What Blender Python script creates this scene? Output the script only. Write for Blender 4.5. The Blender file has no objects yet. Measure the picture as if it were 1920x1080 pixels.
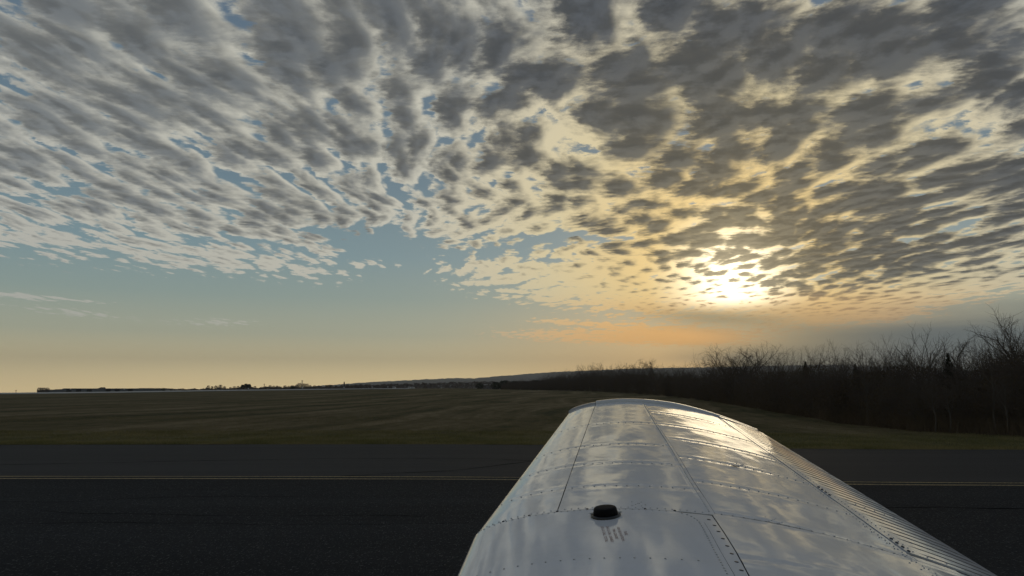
import bpy, bmesh, math, random
import numpy as np
from mathutils import Vector, Matrix

# ------------------------------------------------------------------ camera
C = bpy.context.scene.collection
SC = bpy.context.scene
EYE = 1.9
FPX = 1450.0                      # focal length in pixels of a 1920 px wide frame
PITCH = math.atan((730 - 540) / FPX)
cam_data = bpy.data.cameras.new("camera")
cam_data.sensor_width = 36.0
cam_data.lens = 36.0 * FPX / 1920.0
cam_data.clip_start = 0.05
cam_data.clip_end = 60000.0
cam = bpy.data.objects.new("camera", cam_data)
C.objects.link(cam)
cam.location = (0, 0, EYE)
cam.rotation_euler = (math.pi / 2 + PITCH, 0, 0)
SC.camera = cam


def ray(px, py):
    """Unit view direction of a pixel of the 1920 x 1080 photograph."""
    a, b = (px - 960) / FPX, (540 - py) / FPX
    v = Vector((a, math.cos(PITCH) - b * math.sin(PITCH), math.sin(PITCH) + b * math.cos(PITCH)))
    return v.normalized()


def uv_of(px, py):
    v = ray(px, py)
    return math.degrees(math.atan2(v.x, v.y)), math.degrees(math.asin(v.z))


SUN_U, SUN_V = uv_of(1374, 520)

# ------------------------------------------------------------------ sky
world = bpy.data.worlds.new("World")
SC.world = world
world.use_nodes = True
WT = world.node_tree
WT.nodes.clear()


class S:
    """A socket with arithmetic, so shader maths can be written as formulas."""
    tree = WT

    def __init__(self, sock):
        self.s = sock

    @staticmethod
    def new(kind, **kw):
        n = S.tree.nodes.new(kind)
        for k, v in kw.items():
            setattr(n, k, v)
        return n

    @staticmethod
    def put(sock, v):
        if isinstance(v, S):
            S.tree.links.new(v.s, sock)
        else:
            sock.default_value = v

    @staticmethod
    def math(op, *a):
        n = S.new('ShaderNodeMath', operation=op)
        for i, v in enumerate(a):
            S.put(n.inputs[i], v)
        return S(n.outputs[0])

    def __add__(self, o): return S.math('ADD', self, o)
    __radd__ = __add__
    def __sub__(self, o): return S.math('SUBTRACT', self, o)
    def __rsub__(self, o): return S.math('SUBTRACT', o, self)
    def __mul__(self, o): return S.math('MULTIPLY', self, o)
    __rmul__ = __mul__
    def __truediv__(self, o): return S.math('DIVIDE', self, o)


def m_max(a, b): return S.math('MAXIMUM', a, b)
def m_min(a, b): return S.math('MINIMUM', a, b)
def m_pow(a, b): return S.math('POWER', a, b)
def m_exp(a): return S.math('EXPONENT', a)


def vec(x, y, z=0.0):
    n = S.new('ShaderNodeCombineXYZ')
    for i, v in enumerate((x, y, z)):
        S.put(n.inputs[i], v)
    return S(n.outputs[0])


def sep(v):
    n = S.new('ShaderNodeSeparateXYZ')
    S.put(n.inputs[0], v)
    return [S(o) for o in n.outputs]


def noise(v, scale, detail=4.0, rough=0.5, dist=0.0, out=0, lac=2.0):
    n = S.new('ShaderNodeTexNoise', noise_dimensions='3D')
    S.put(n.inputs['Vector'], v)
    n.inputs['Scale'].default_value = scale
    n.inputs['Detail'].default_value = detail
    n.inputs['Roughness'].default_value = rough
    n.inputs['Lacunarity'].default_value = lac
    n.inputs['Distortion'].default_value = dist
    return S(n.outputs[out])


def voro(v, scale, smooth=0.6, rand=1.0):
    n = S.new('ShaderNodeTexVoronoi', voronoi_dimensions='2D', feature='SMOOTH_F1')
    S.put(n.inputs['Vector'], v)
    n.inputs['Scale'].default_value = scale
    n.inputs['Smoothness'].default_value = smooth
    n.inputs['Randomness'].default_value = rand
    return S(n.outputs['Distance'])


def sstep(x, a, b, lo=0.0, hi=1.0):
    n = S.new('ShaderNodeMapRange', interpolation_type='SMOOTHSTEP')
    S.put(n.inputs[0], x)
    for i, v in enumerate((a, b, lo, hi)):
        S.put(n.inputs[i + 1], v)
    return S(n.outputs[0])


def lstep(x, a, b, lo=0.0, hi=1.0):
    n = S.new('ShaderNodeMapRange', interpolation_type='LINEAR')
    S.put(n.inputs[0], x)
    for i, v in enumerate((a, b, lo, hi)):
        S.put(n.inputs[i + 1], v)
    return S(n.outputs[0])


def curve(x, pts, x0, x1, y0, y1):
    """Piecewise smooth function of x through pts."""
    n = S.new('ShaderNodeFloatCurve')
    c = n.mapping.curves[0]
    P = [((a - x0) / (x1 - x0), (b - y0) / (y1 - y0)) for a, b in pts]
    while len(c.points) < len(P):
        c.points.new(0.5, 0.5)
    for q, (a, b) in zip(c.points, P):
        q.location = (a, b)
        q.handle_type = 'AUTO_CLAMPED'
    n.mapping.update()
    S.put(n.inputs['Value'], lstep(x, x0, x1))
    return S(n.outputs[0]) * (y1 - y0) + y0


def ramp(f, stops):
    n = S.new('ShaderNodeValToRGB')
    cr = n.color_ramp
    while len(cr.elements) < len(stops):
        cr.elements.new(0.5)
    for e, (p, c) in zip(cr.elements, stops):
        e.position = p
        e.color = (*c, 1)
    S.put(n.inputs[0], f)
    return S(n.outputs[0])


def mixc(f, a, b, mode='MIX'):
    n = S.new('ShaderNodeMix', data_type='RGBA', blend_type=mode)
    S.put(n.inputs[0], f)
    for i, v in ((6, a), (7, b)):
        S.put(n.inputs[i], v if isinstance(v, S) else (*v, 1))
    return S(n.outputs[2])


def scale_c(c, f):
    n = S.new('ShaderNodeVectorMath', operation='SCALE')
    S.put(n.inputs[0], c)
    S.put(n.inputs[3], f)
    return S(n.outputs[0])


def add_c(a, b):
    n = S.new('ShaderNodeVectorMath', operation='ADD')
    S.put(n.inputs[0], a)
    S.put(n.inputs[1], b)
    return S(n.outputs[0])


def lin(r, g, b):
    f = lambda c: (c / 255 / 12.92) if c < 10 else ((c / 255 + 0.055) / 1.055) ** 2.4
    return (f(r), f(g), f(b))


def build_sky():
    tc = S.new('ShaderNodeTexCoord')
    d = S(tc.outputs['Generated'])
    dx, dy, dz = sep(d)
    dzc = m_max(dz, 0.0)
    U = S.math('ARCTAN2', dx, dy) * (180 / math.pi)
    V = S.math('ARCSINE', dzc) * (180 / math.pi)
    sv = Vector((math.sin(math.radians(SUN_U)) * math.cos(math.radians(SUN_V)),
                 math.cos(math.radians(SUN_U)) * math.cos(math.radians(SUN_V)),
                 math.sin(math.radians(SUN_V))))
    cosn = S.new('ShaderNodeVectorMath', operation='DOT_PRODUCT')
    S.put(cosn.inputs[0], d)
    cosn.inputs[1].default_value = sv
    TH = S.math('ARCCOSINE', m_min(S(cosn.outputs['Value']), 1.0)) * (180 / math.pi)

    def blob(px, py, wx, wy, tilt=0.0):
        """Soft elliptic patch of sky; width and height given in photograph pixels."""
        u0, v0 = uv_of(px, py)
        k = 180 / math.pi / FPX
        ct, st = math.cos(math.radians(tilt)), math.sin(math.radians(tilt))
        a, b = U - u0, V - v0
        p = (a * ct + b * st) * (1 / (wx * k))
        q = (b * ct - a * st) * (1 / (wy * k))
        return m_exp((p * p + q * q) * -1.0)

    # clear air: the physical sky, warmed and paled by the haze near the horizon
    sk = S.new('ShaderNodeTexSky', sky_type='NISHITA', sun_disc=False)
    sk.sun_elevation = math.radians(SUN_V)
    sk.sun_rotation = math.radians(SUN_U)
    sk.altitude = 100
    sk.air_density, sk.dust_density, sk.ozone_density = 1.2, 2.0, 1.5
    phys = scale_c(S(sk.outputs[0]), 0.05)
    hz = ramp(lstep(V, 0, 30), [
        (0.0, (1.30, 1.0, 0.50)), (0.035, (1.06, 0.86, 0.46)), (0.07, lin(224, 210, 166)), (0.13, lin(180, 184, 162)),
        (0.22, lin(146, 165, 160)), (0.32, lin(126, 152, 160)), (0.5, lin(106, 130, 144)), (1.0, lin(88, 106, 126))])
    warm = mixc(sstep(TH, 4, 24, 0.6, 0.0) * sstep(V, 0, 9, 1.0, 0.0), hz, lin(205, 158, 92))
    clear = mixc(0.12, warm, phys)

    # the altocumulus deck: direction -> point on a flat layer overhead
    den = dzc + 0.012
    X, Y = dx / den, dy / den
    P = vec(X, Y)
    wv = noise(P, 0.55, 2.0, 0.5, out=1)
    wx, wy, _ = sep(wv)
    Xw, Yw = X + (wx - 0.5) * 0.6, Y + (wy - 0.5) * 0.6

    roll = sstep(U, -14, 6, 1.0, 0.0)          # long rolls on the left, rounder cells on the right

    def dens(ox, oy):
        x, y = Xw + ox, Yw + oy
        fine = noise(vec(x, y, 3.0), 15.0, 6.0, 0.64)
        fin2 = noise(vec(y, x, 9.0), 12.0, 4.0, 0.62)
        pa = vec(x * (6.0 + roll * 1.9), y * (3.2 - roll * 0.6))
        a = noise(pa, 0.8, 3.0, 0.55)
        jit = scale_c(vec(fine, fin2), 0.55)
        c = 1.0 - voro(add_c(pa, jit), 1.0, 0.35)
        c2 = 1.0 - voro(add_c(scale_c(pa, 2.2), scale_c(jit, 1.6)), 1.15, 0.3)
        big = noise(vec(x, y, 7.0), 0.75, 3.0, 0.55)
        return a * 0.26 + c * 0.42 + c2 * 0.17 + big * 0.32 + fine * 0.36 - 0.32

    sl = (math.sin(math.radians(SUN_U)), math.cos(math.radians(SUN_U)))
    D0 = dens(0.0, 0.0)
    D1 = dens(sl[0] * 0.075, sl[1] * 0.075)

    # where the deck ends towards the horizon, from left to right
    edge_px = [(-400, 480), (0, 505), (200, 522), (400, 538), (600, 552), (700, 540), (760, 535), (830, 560), (950, 584),
               (1100, 606), (1250, 614), (1400, 622), (1560, 632), (1750, 600), (1920, 570), (2300, 540)]
    epts = [uv_of(*p) for p in edge_px]
    epts = [(-180, 9.5), (-60, 9.5)] + epts + [(70, 9.0), (180, 9.0)]
    vedge = curve(U, epts, -180, 180, 0, 12)
    rel = V - vedge
    cov = sstep(rel, -0.7, 2.2, -0.34, 0.13) + sstep(rel, 1.5, 9, 0.0, 0.05)
    cov = cov + sstep(U, 2, 14) * sstep(rel, -0.5, 1.5) * 0.08
    # clear gaps and stray patches that the photograph shows
    cov = cov - blob(735, 465, 120, 30, -8) * 0.42 - blob(960, 462, 120, 18, 8) * 0.22
    cov = cov - blob(1110, 445, 80, 16, 0) * 0.15 - blob(500, 465, 120, 14, -12) * 0.12
    cov = cov + blob(1140, 632, 290, 18, -2) * 0.55 + blob(1290, 627, 110, 19, -6) * 0.30
    cov = cov + blob(60, 556, 170, 7, -2) * 0.48 + blob(140, 586, 170, 9, -4) * 0.40 + blob(430, 603, 90, 8, 0) * 0.44
    cov = cov + blob(1090, 540, 190, 60, 4) * 0.10
    cov = cov + blob(1070, 270, 90, 60, 0) * 0.12 + blob(1650, 585, 260, 40, 4) * 0.16
    cov = cov + blob(1050, 603, 110, 6, -4) * 0.40

    e0 = D0 + cov - 0.5
    e1 = D1 + cov - 0.5
    alpha = sstep(e0, 0.0, 0.10)
    tt = D0 * 0.4 + D1 * 0.6 - 0.5 + sstep(rel, -0.5, 6.5, -0.24, 0.03) + sstep(U, 2, 14) * 0.05 + sstep(V, 12, 26) * 0.05 + blob(1620, 500, 330, 110, 12) * 0.10 + blob(1560, 200, 420, 170, 0) * 0.03 + blob(1270, 270, 170, 110, 0) * 0.09
    tex = noise(vec(Xw * 3.0, Yw * 1.6, 4.0), 3.4, 6.0, 0.62)
    tt = tt + (tex - 0.5) * 0.20 - blob(960, 455, 350, 110, 8) * 0.11
    soft = 1.0 - m_exp(m_max(tt + 0.09, 0.0) * -6.8)
    hard = sstep(tt, -0.075, 0.13) * 0.85 + soft * 0.15
    thick = hard + (soft - hard) * (roll * 0.60 + 0.05)

    bright = ramp(lstep(TH, 0, 60), [
        (0.0, (1.0, 0.86, 0.52)), (0.10, lin(252, 218, 148)), (0.22, lin(226, 210, 168)), (0.4, lin(200, 197, 182)),
        (0.7, lin(190, 189, 178)), (1.0, lin(178, 179, 173))])
    dark = ramp(lstep(TH, 0, 60), [
        (0.0, lin(132, 120, 92)), (0.15, lin(96, 94, 86)), (0.35, lin(74, 78, 82)), (0.62, lin(86, 92, 97)), (1.0, lin(110, 115, 117))])
    dark = mixc(sstep(V, 16, 32, 0.0, 0.4), dark, lin(64, 70, 80))
    dk = mixc(sstep(tex + (D0 - D1) * 0.9, 0.36, 0.66), scale_c(dark, 0.80), scale_c(dark, 1.32))
    cl = mixc(thick, bright, dk)
    # overhead and behind, away from the sunset, the deck is dimmer and bluer
    cl = mixc(sstep(V, 27, 55, 0.0, 0.8), cl, lin(98, 110, 130))
    cl = mixc(sstep(TH, 60, 120, 0.0, 0.6), cl, lin(78, 86, 98))
    # distant cloud takes on the colour of the air in front of it
    low = sstep(V, 2.0, 9.0, 1.0, 0.0)
    orange = mixc(sstep(TH, 4, 28, 0.9, 0.0) * sstep(V, 3.5, 7.5, 1.0, 0.0), cl, (1.15, 0.56, 0.13))
    cl = mixc(low * 0.30, orange, warm)
    col = mixc(alpha, clear, cl)

    # the smooth grey bank low on the right
    bn = noise(vec(U * 0.05, V * 0.5), 1.0, 4.0, 0.55)
    bank = sstep(U + (bn - 0.5) * 7 + V * 1.2, 13.0, 20) * sstep(V + (bn - 0.5) * 3, 3.2, 6.8, 1.0, 0.0)
    bank = bank * (1.0 - m_min(blob(1230, 632, 190, 22, -2) * 1.1, 1.0))
    col = mixc(bank * 0.95, col, mixc(sstep(TH, 3, 14), lin(150, 142, 114), lin(94, 106, 110)))
    bank2 = blob(1350, 596, 110, 11, -6)
    col = mixc(bank2 * 0.55, col, lin(150, 138, 105))

    # sunlight glowing through the cloud
    veil = sstep(thick, 0.05, 0.9, 1.0, 0.12)
    glow = m_exp(TH * TH * -0.11) * 1.9 * veil * sstep(V, SUN_V - 2.6, SUN_V - 1.3)
    halo = m_exp(TH * -0.40) * 0.45 * (veil * 0.75 + 0.25) * sstep(V, 2.0, SUN_V, 0.22, 1.0)
    col = add_c(col, scale_c(vec(1.0, 0.88, 0.64), glow))
    col = add_c(col, scale_c(vec(1.0, 0.74, 0.36), halo))

    bg = S.new('ShaderNodeBackground')
    S.put(bg.inputs[0], col)
    bg.inputs[1].default_value = 1.0
    out = S.new('ShaderNodeOutputWorld')
    S.tree.links.new(bg.outputs[0], out.inputs[0])


build_sky()
world.cycles.sampling_method = 'MANUAL'
world.cycles.sample_map_resolution = 1024

# ------------------------------------------------------------------ sun
sun_data = bpy.data.lights.new("sun", 'SUN')
sun_data.energy = 0.06
sun_data.angle = math.radians(12.0)
sun_data.color = (1.0, 0.82, 0.55)
sun = bpy.data.objects.new("sun", sun_data)
C.objects.link(sun)
_sd = Vector((math.sin(math.radians(SUN_U)) * math.cos(math.radians(SUN_V)),
              math.cos(math.radians(SUN_U)) * math.cos(math.radians(SUN_V)), math.sin(math.radians(SUN_V))))
sun.rotation_euler = _sd.to_track_quat('Z', 'Y').to_euler()
sun.location = _sd * 50

SC.view_settings.view_transform = 'Standard'
SC.view_settings.look = 'None'
SC.view_settings.exposure = 0.0
SC.view_settings.gamma = 1.0
SC.view_settings.use_curve_mapping = False
SC.cycles.use_denoising = True
SC.cycles.max_bounces = 6
SC.cycles.volume_bounces = 0

# ------------------------------------------------------------------ helpers
rng = np.random.default_rng(7)
random.seed(7)
CP, SP = math.cos(PITCH), math.sin(PITCH)


def tag(o, label=None, cat=None, group=None, kind=None):
    for k, v in (("label", label), ("category", cat), ("group", group), ("kind", kind)):
        if v:
            o[k] = v
    return o


def mesh_data(name, V, F, smooth=False):
    """V (n,3); F list of faces or an (m,k) index array."""
    me = bpy.data.meshes.new(name)
    V = np.asarray(V, dtype=np.float32)
    if isinstance(F, np.ndarray) and F.ndim == 2:
        m, k = F.shape
        me.vertices.add(len(V))
        me.vertices.foreach_set('co', V.ravel())
        me.loops.add(m * k)
        me.loops.foreach_set('vertex_index', F.astype(np.int32).ravel())
        me.polygons.add(m)
        me.polygons.foreach_set('loop_start', np.arange(0, m * k, k, dtype=np.int32))
        me.update(calc_edges=True)
    else:
        me.from_pydata(V.tolist(), [], [list(map(int, f)) for f in F])
        me.update()
    if smooth:
        me.polygons.foreach_set('use_smooth', np.ones(len(me.polygons), dtype=bool))
    return me


def link(name, me, mat=None, parent=None):
    o = bpy.data.objects.new(name, me)
    C.objects.link(o)
    if mat and me and not me.materials:
        me.materials.append(mat)
    if parent:
        o.parent = parent
    return o


def empty(name, loc=(0, 0, 0), rz=0.0):
    o = bpy.data.objects.new(name, None)
    C.objects.link(o)
    o.location = loc
    o.rotation_euler = (0, 0, rz)
    o.empty_display_size = 0.3
    return o


def copy_tree(o, parent=None):
    c = o.copy()
    C.objects.link(c)
    if parent:
        c.parent = parent
    for ch in list(o.children):
        copy_tree(ch, c)
    return c


def box(V, F, x0, x1, y0, y1, z0, z1):
    b = len(V)
    V += [(x0, y0, z0), (x1, y0, z0), (x1, y1, z0), (x0, y1, z0), (x0, y0, z1), (x1, y0, z1), (x1, y1, z1), (x0, y1, z1)]
    F += [(b, b + 3, b + 2, b + 1), (b + 4, b + 5, b + 6, b + 7), (b, b + 1, b + 5, b + 4), (b + 1, b + 2, b + 6, b + 5),
          (b + 2, b + 3, b + 7, b + 6), (b + 3, b, b + 4, b + 7)]


def grid_faces(n, m):
    a = np.arange(n * m).reshape(n, m)
    return np.stack([a[:-1, :-1], a[1:, :-1], a[1:, 1:], a[:-1, 1:]], -1).reshape(-1, 4)


def vnoise(x, y, seed=0):
    """Smooth 2D gradient noise, about -0.7..0.7."""
    r = np.random.default_rng(seed)
    G = r.uniform(0, 2 * np.pi, (256, 256))
    xi, yi = np.floor(x).astype(int), np.floor(y).astype(int)
    fx, fy = x - xi, y - yi
    u, v = fx ** 3 * (fx * (fx * 6 - 15) + 10), fy ** 3 * (fy * (fy * 6 - 15) + 10)

    def g(i, j):
        a = G[(xi + i) % 256, (yi + j) % 256]
        return np.cos(a) * (fx - i) + np.sin(a) * (fy - j)
    return (g(0, 0) * (1 - u) + g(1, 0) * u) * (1 - v) + (g(0, 1) * (1 - u) + g(1, 1) * u) * v


def material(name, base=(0.5, 0.5, 0.5), rough=0.6, spec=0.5, metallic=0.0, fn=None):
    m = bpy.data.materials.new(name)
    m.use_nodes = True
    nt = m.node_tree
    b = nt.nodes['Principled BSDF']
    b.inputs['Base Color'].default_value = (*base, 1)
    b.inputs['Roughness'].default_value = rough
    b.inputs['Specular IOR Level'].default_value = spec
    b.inputs['Metallic'].default_value = metallic
    if fn:
        S.tree = nt
        fn(b)
    return m


def pos():
    return S(S.new('ShaderNodeNewGeometry').outputs['Position'])


def objpos():
    return S(S.new('ShaderNodeTexCoord').outputs['Object'])


def mulv(v, k):
    n = S.new('ShaderNodeVectorMath', operation='MULTIPLY')
    S.put(n.inputs[0], v)
    n.inputs[1].default_value = k
    return S(n.outputs[0])


def set_in(b, key, v):
    S.put(b.inputs[key], v)


def bump(b, h, strength, dist):
    n = S.new('ShaderNodeBump')
    n.inputs['Strength'].default_value = strength
    n.inputs['Distance'].default_value = dist
    S.put(n.inputs['Height'], h)
    S.tree.links.new(n.outputs[0], b.inputs['Normal'])


# ------------------------------------------------------------------ lie of the land
# height of the ground by bearing (pixel column) and by distance: the field rises to a low crest
COLS = [-900, 0, 194, 310, 400, 570, 700, 860, 960, 1100, 1300, 1500, 1920, 3000]
DIST = [0, 34, 60, 120, 240, 330, 800, 3000, 7400]


def yz(y, D):
    return EYE - (y - 730) / FPX * D


TAB = []
for xp in COLS:
    yc = float(np.interp(xp, [-900, 0, 194, 310, 400, 570, 650, 740, 860, 960], [742, 736.6, 734.6, 733.0, 731.5, 729.6, 729.0, 728.2, 728.0, 730.6]))
    k = float(np.interp(xp, [960, 1500], [1, 0]))
    z240 = yz(yc + float(np.interp(xp, [0, 570, 760, 960], [2.8, 2.0, 1.0, 1.5])), 240) * k
    z330 = yz(yc, 330) * k
    z800 = yz(max(yc + 1.2, 730.5), 800) * k - (1 - k)
    z3k = yz(max(yc + 1.6, 731.5), 3000) * k - 3 * (1 - k)
    z9k = yz(max(yc + 2.0, 732), 7400) * k - 12 * (1 - k)
    TAB.append([0, 0, 0.12 * k, 0.30 * z240 + 0.1 * k, z240, z330, z800, z3k, z9k])
TAB = np.array(TAB)
AZC = np.arctan((np.array(COLS) - 960) / FPX)


def ground_z(x, y):
    x, y = np.atleast_1d(np.asarray(x, float)), np.atleast_1d(np.asarray(y, float))
    az = np.arctan2(x, y)
    azc = np.clip(az, AZC[0], AZC[-1])
    D = np.hypot(x, y) * np.cos(np.clip(az, -0.9, 0.9))
    ci = np.clip(np.searchsorted(AZC, azc) - 1, 0, len(AZC) - 2)
    f = (azc - AZC[ci]) / (AZC[ci + 1] - AZC[ci])
    di = np.clip(np.searchsorted(DIST, D) - 1, 0, len(DIST) - 2)
    d0, d1 = np.array(DIST)[di], np.array(DIST)[di + 1]
    g = np.clip((D - d0) / (d1 - d0), 0, 1)
    z = (TAB[ci, di] * (1 - g) + TAB[ci, di + 1] * g) * (1 - f) + (TAB[ci + 1, di] * (1 - g) + TAB[ci + 1, di + 1] * g) * f
    return z


def gz(x, y):
    return float(ground_z(x, y)[0])


def at(px, D, dz=0.0):
    """Point of the ground on the bearing of a pixel column, D metres ahead."""
    x = (px - 960) / (FPX * CP) * D * (CP + SP * (730 - 540) / FPX) * CP
    return Vector((x, D, gz(x, D) + dz))


def flat(px, py, z=0.0):
    """Point of the level tarmac seen at a pixel."""
    v = ray(px, py)
    k = (z - EYE) / v.z
    return Vector((v.x * k, v.y * k, z))


# ground sheet: fine in front, coarse elsewhere, out to the horizon
fi = np.radians(np.arange(-48, 48.01, 0.5))
co = np.radians(np.arange(52, 308.01, 4.0))
ang = np.concatenate([fi, co])
rad = np.concatenate([[0.5, 6, 14, 20], np.geomspace(24, 600, 90), np.geomspace(640, 7300, 30)])
A, Rr = np.meshgrid(np.append(ang, ang[0] + 2 * np.pi), rad, indexing='ij')
GX, GY = Rr * np.sin(A), Rr * np.cos(A)
GZ = ground_z(GX.ravel(), GY.ravel()).reshape(GX.shape)
GZ = GZ + np.where((Rr > 36) & (Rr < 700), vnoise(GX * 0.11, GY * 0.11, 3) * 0.06 * np.clip((Rr - 36) / 20, 0, 1), 0)


def grass_ground(b):
    p = pos()
    n1 = noise(mulv(p, (0.09, 0.09, 0.0)), 1.0, 4, 0.55)
    # mowing swaths: long streaks that run away from the taxiway, bent by the lie of the land
    px_, py_, _ = sep(p)
    w = px_ + py_ * -0.22 + (noise(mulv(p, (0.012, 0.012, 0)), 1.0, 2, 0.5) - 0.5) * 34
    sw = noise(vec(w * 0.30, py_ * 0.010, 0.0), 1.0, 3, 0.6)
    n2 = noise(mulv(p, (1.0, 0.35, 0.0)), 1.4, 5, 0.65)
    f = n1 * 0.60 + sw * 1.35 + n2 * 0.7 - 0.80
    c = ramp(f, [(0.22, (0.030, 0.032, 0.012)), (0.42, (0.086, 0.070, 0.028)), (0.58, (0.15, 0.112, 0.055)), (0.8, (0.25, 0.188, 0.105))])
    green = sstep(py_ + (n1 - 0.5) * 8, 27, 40, 0.8, 0.12)
    c = mixc(green, c, mixc(n2, (0.065, 0.068, 0.024), (0.15, 0.142, 0.055)))
    set_in(b, 'Base Color', c)
    bump(b, noise(p, 9.0, 6, 0.7) + n2 * 0.6, 1.0, 0.09)


M_GRASS = material('grass_ground', rough=1.0, spec=0.1, fn=grass_ground)
ground = link('ground', mesh_data('ground', np.stack([GX, GY, GZ], -1).reshape(-1, 3), grid_faces(*GX.shape)[:, ::-1], True), M_GRASS)
tag(ground, 'brown and olive mown grass field rising to a low crest', kind='structure')

# ------------------------------------------------------------------ taxiway
EDGE = [flat(x, y) for x, y in [(-900, 835.5), (-300, 835.8), (0, 835.6), (300, 834.9), (600, 834.6), (900, 834.7), (1100, 836.6),
                                (1300, 840.2), (1500, 843.2), (1640, 844.2), (1920, 845), (2600, 846.5)]]
LINE = [flat(x, y) for x, y in [(-900, 895.5), (-300, 895.4), (0, 895.3), (300, 895.4), (600, 895.8), (970, 897.0), (1150, 899.5),
                                (1350, 903), (1590, 906.2), (1900, 908), (2600, 911)]]


def spline(P, n):
    """Smooth polyline of n points through P, spaced evenly in x."""
    X = np.array([p.x for p in P])
    Y = np.array([p.y for p in P])
    sl = (Y[-1] - Y[-2]) / (X[-1] - X[-2])
    sl0 = (Y[1] - Y[0]) / (X[1] - X[0])
    X = np.concatenate([[X[0] - 260], X, [X[-1] + 260]])
    Y = np.concatenate([[Y[0] - sl0 * 260], Y, [Y[-1] + sl * 260]])
    xs = np.linspace(X[0], X[-1], n)
    ys = np.interp(xs, X, Y)
    k = np.ones(9) / 9
    ys[4:-4] = np.convolve(ys, k, 'valid')
    return xs, ys


ex, ey = spline(EDGE, 1400)
lx, ly = spline(LINE, 1400)
ly_on_e = np.interp(ex, lx, ly)
wob = vnoise(ex * 0.8, ex * 0 + 3.3, 5) * 0.10 + vnoise(ex * 2.9, ex * 0 + 1.3, 6) * 0.05


def band(name, x, ya, yb, z, mat, thick=0.0):
    n = len(x)
    V = [np.stack([x, ya, np.full(n, z)], -1), np.stack([x, yb, np.full(n, z)], -1)]
    F = [grid_faces(2, n)]
    if thick:
        V += [np.stack([x, yb, np.full(n, z)], -1), np.stack([x, yb + 0.01, np.full(n, z - thick)], -1)]
        F.append(grid_faces(2, n) + 2 * n)
    return link(name, mesh_data(name, np.concatenate(V), np.concatenate(F)[:, ::-1]), mat)


def asphalt(c0, c1, streak, stones=1.0):
    def fn(b):
        p = pos()
        sp = noise(p, 70.0, 2, 0.7)
        grit = noise(p, 26.0, 3, 0.8)
        lg = noise(mulv(p, (0.05, 0.35, 0)), 1.0, 4, 0.6)
        st = noise(mulv(p, (0.03, 1.7, 0)), 1.0, 3, 0.6)
        f = sp * 0.35 + grit * 0.25 + lg * 0.35 + st * streak - 0.12
        c = mixc(sstep(f, 0.25, 0.75), c0, c1)
        st2 = noise(mulv(p, (1, 0.45, 1)), 48.0, 2, 0.6)
        c = mixc(sstep(st2, 0.58, 0.70) * 0.32 * stones, c, (0.26, 0.255, 0.24))
        c = mixc(sstep(grit, 0.42, 0.30) * 0.6, c, (0.006, 0.006, 0.007))
        set_in(b, 'Base Color', c)
        bump(b, sp + grit * 1.2, 0.55, 0.012)
    return fn


M_ASPH = material('old_asphalt', rough=0.85, spec=0.05, fn=asphalt((0.013, 0.0145, 0.016), (0.052, 0.056, 0.060), 0.1))
M_SHLD = material('shoulder_asphalt', rough=0.75, spec=0.055, fn=asphalt((0.026, 0.025, 0.0245), (0.050, 0.048, 0.046), 0.5, 0.25))
tag(band('taxiway', ex, np.full(len(ex), -60.0), ly_on_e + 0.12, 0.030, M_ASPH), 'dark worn asphalt taxiway under the wing', kind='structure')
tag(band('taxiway_shoulder', ex, ly_on_e + 0.12, ey + wob, 0.030, M_SHLD, 0.05), 'smoother asphalt shoulder between the yellow lines and the grass', kind='structure')


def paint(b):
    p = pos()
    wear = noise(p, 24.0, 4, 0.75) + noise(mulv(p, (0.3, 6, 0)), 1.0, 3, 0.6) * 0.5
    set_in(b, 'Base Color', mixc(sstep(wear, 0.55, 0.92), (0.50, 0.37, 0.16), (0.06, 0.056, 0.048)))


M_YEL = material('worn_yellow_paint', rough=0.8, spec=0.25, fn=paint)
for off, w in ((0.0, 0.13), (0.40, 0.15)):
    o = band('edge_line', lx, ly - off - w, ly - off, 0.034, M_YEL)
    tag(o, 'worn yellow line, %s of the double taxiway edge line' % ('the farther one' if off == 0 else 'the nearer one'), kind='structure')

M_TAR = material('crack_tar', (0.004, 0.004, 0.004), 0.95, 0.0)


def crack(px, w, seed, z=0.0345):
    P = [flat(*q) for q in px]
    X = np.linspace(P[0].x, P[-1].x, 260)
    Y = np.interp(X, [p.x for p in P], [p.y for p in P])
    Y = Y + vnoise(X * 0.9, X * 0 + 0.5, seed) * 0.16 + vnoise(X * 4.0, X * 0 + 0.5, seed + 1) * 0.04
    wid = w * (0.55 + 0.9 * np.clip(vnoise(X * 1.7, X * 0 + 9.5, seed + 2) + 0.4, 0, 1))
    o = band('crack', X, Y - wid, Y + wid, z, M_TAR)
    return tag(o, None, kind='structure')


crack([(-500, 948), (0, 944), (150, 944), (300, 937), (420, 934), (560, 935)], 0.009, 11)
crack([(80, 960), (120, 966), (250, 969), (400, 971), (600, 972), (800, 972)], 0.010, 14)
crack([(1600, 953), (1690, 955.5), (1800, 957), (1920, 958), (2500, 961)], 0.022, 17)
crack([(-300, 880), (630, 861.5), (800, 861.5), (900, 862), (1000, 866.5), (1100, 868)], 0.022, 20)
crack([(640, 895), (700, 893), (850, 885), (950, 873), (1002, 866.5)], 0.030, 23)
crack([(-300, 985), (0, 987), (300, 985), (620, 988), (880, 985)], 0.008, 26)

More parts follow.
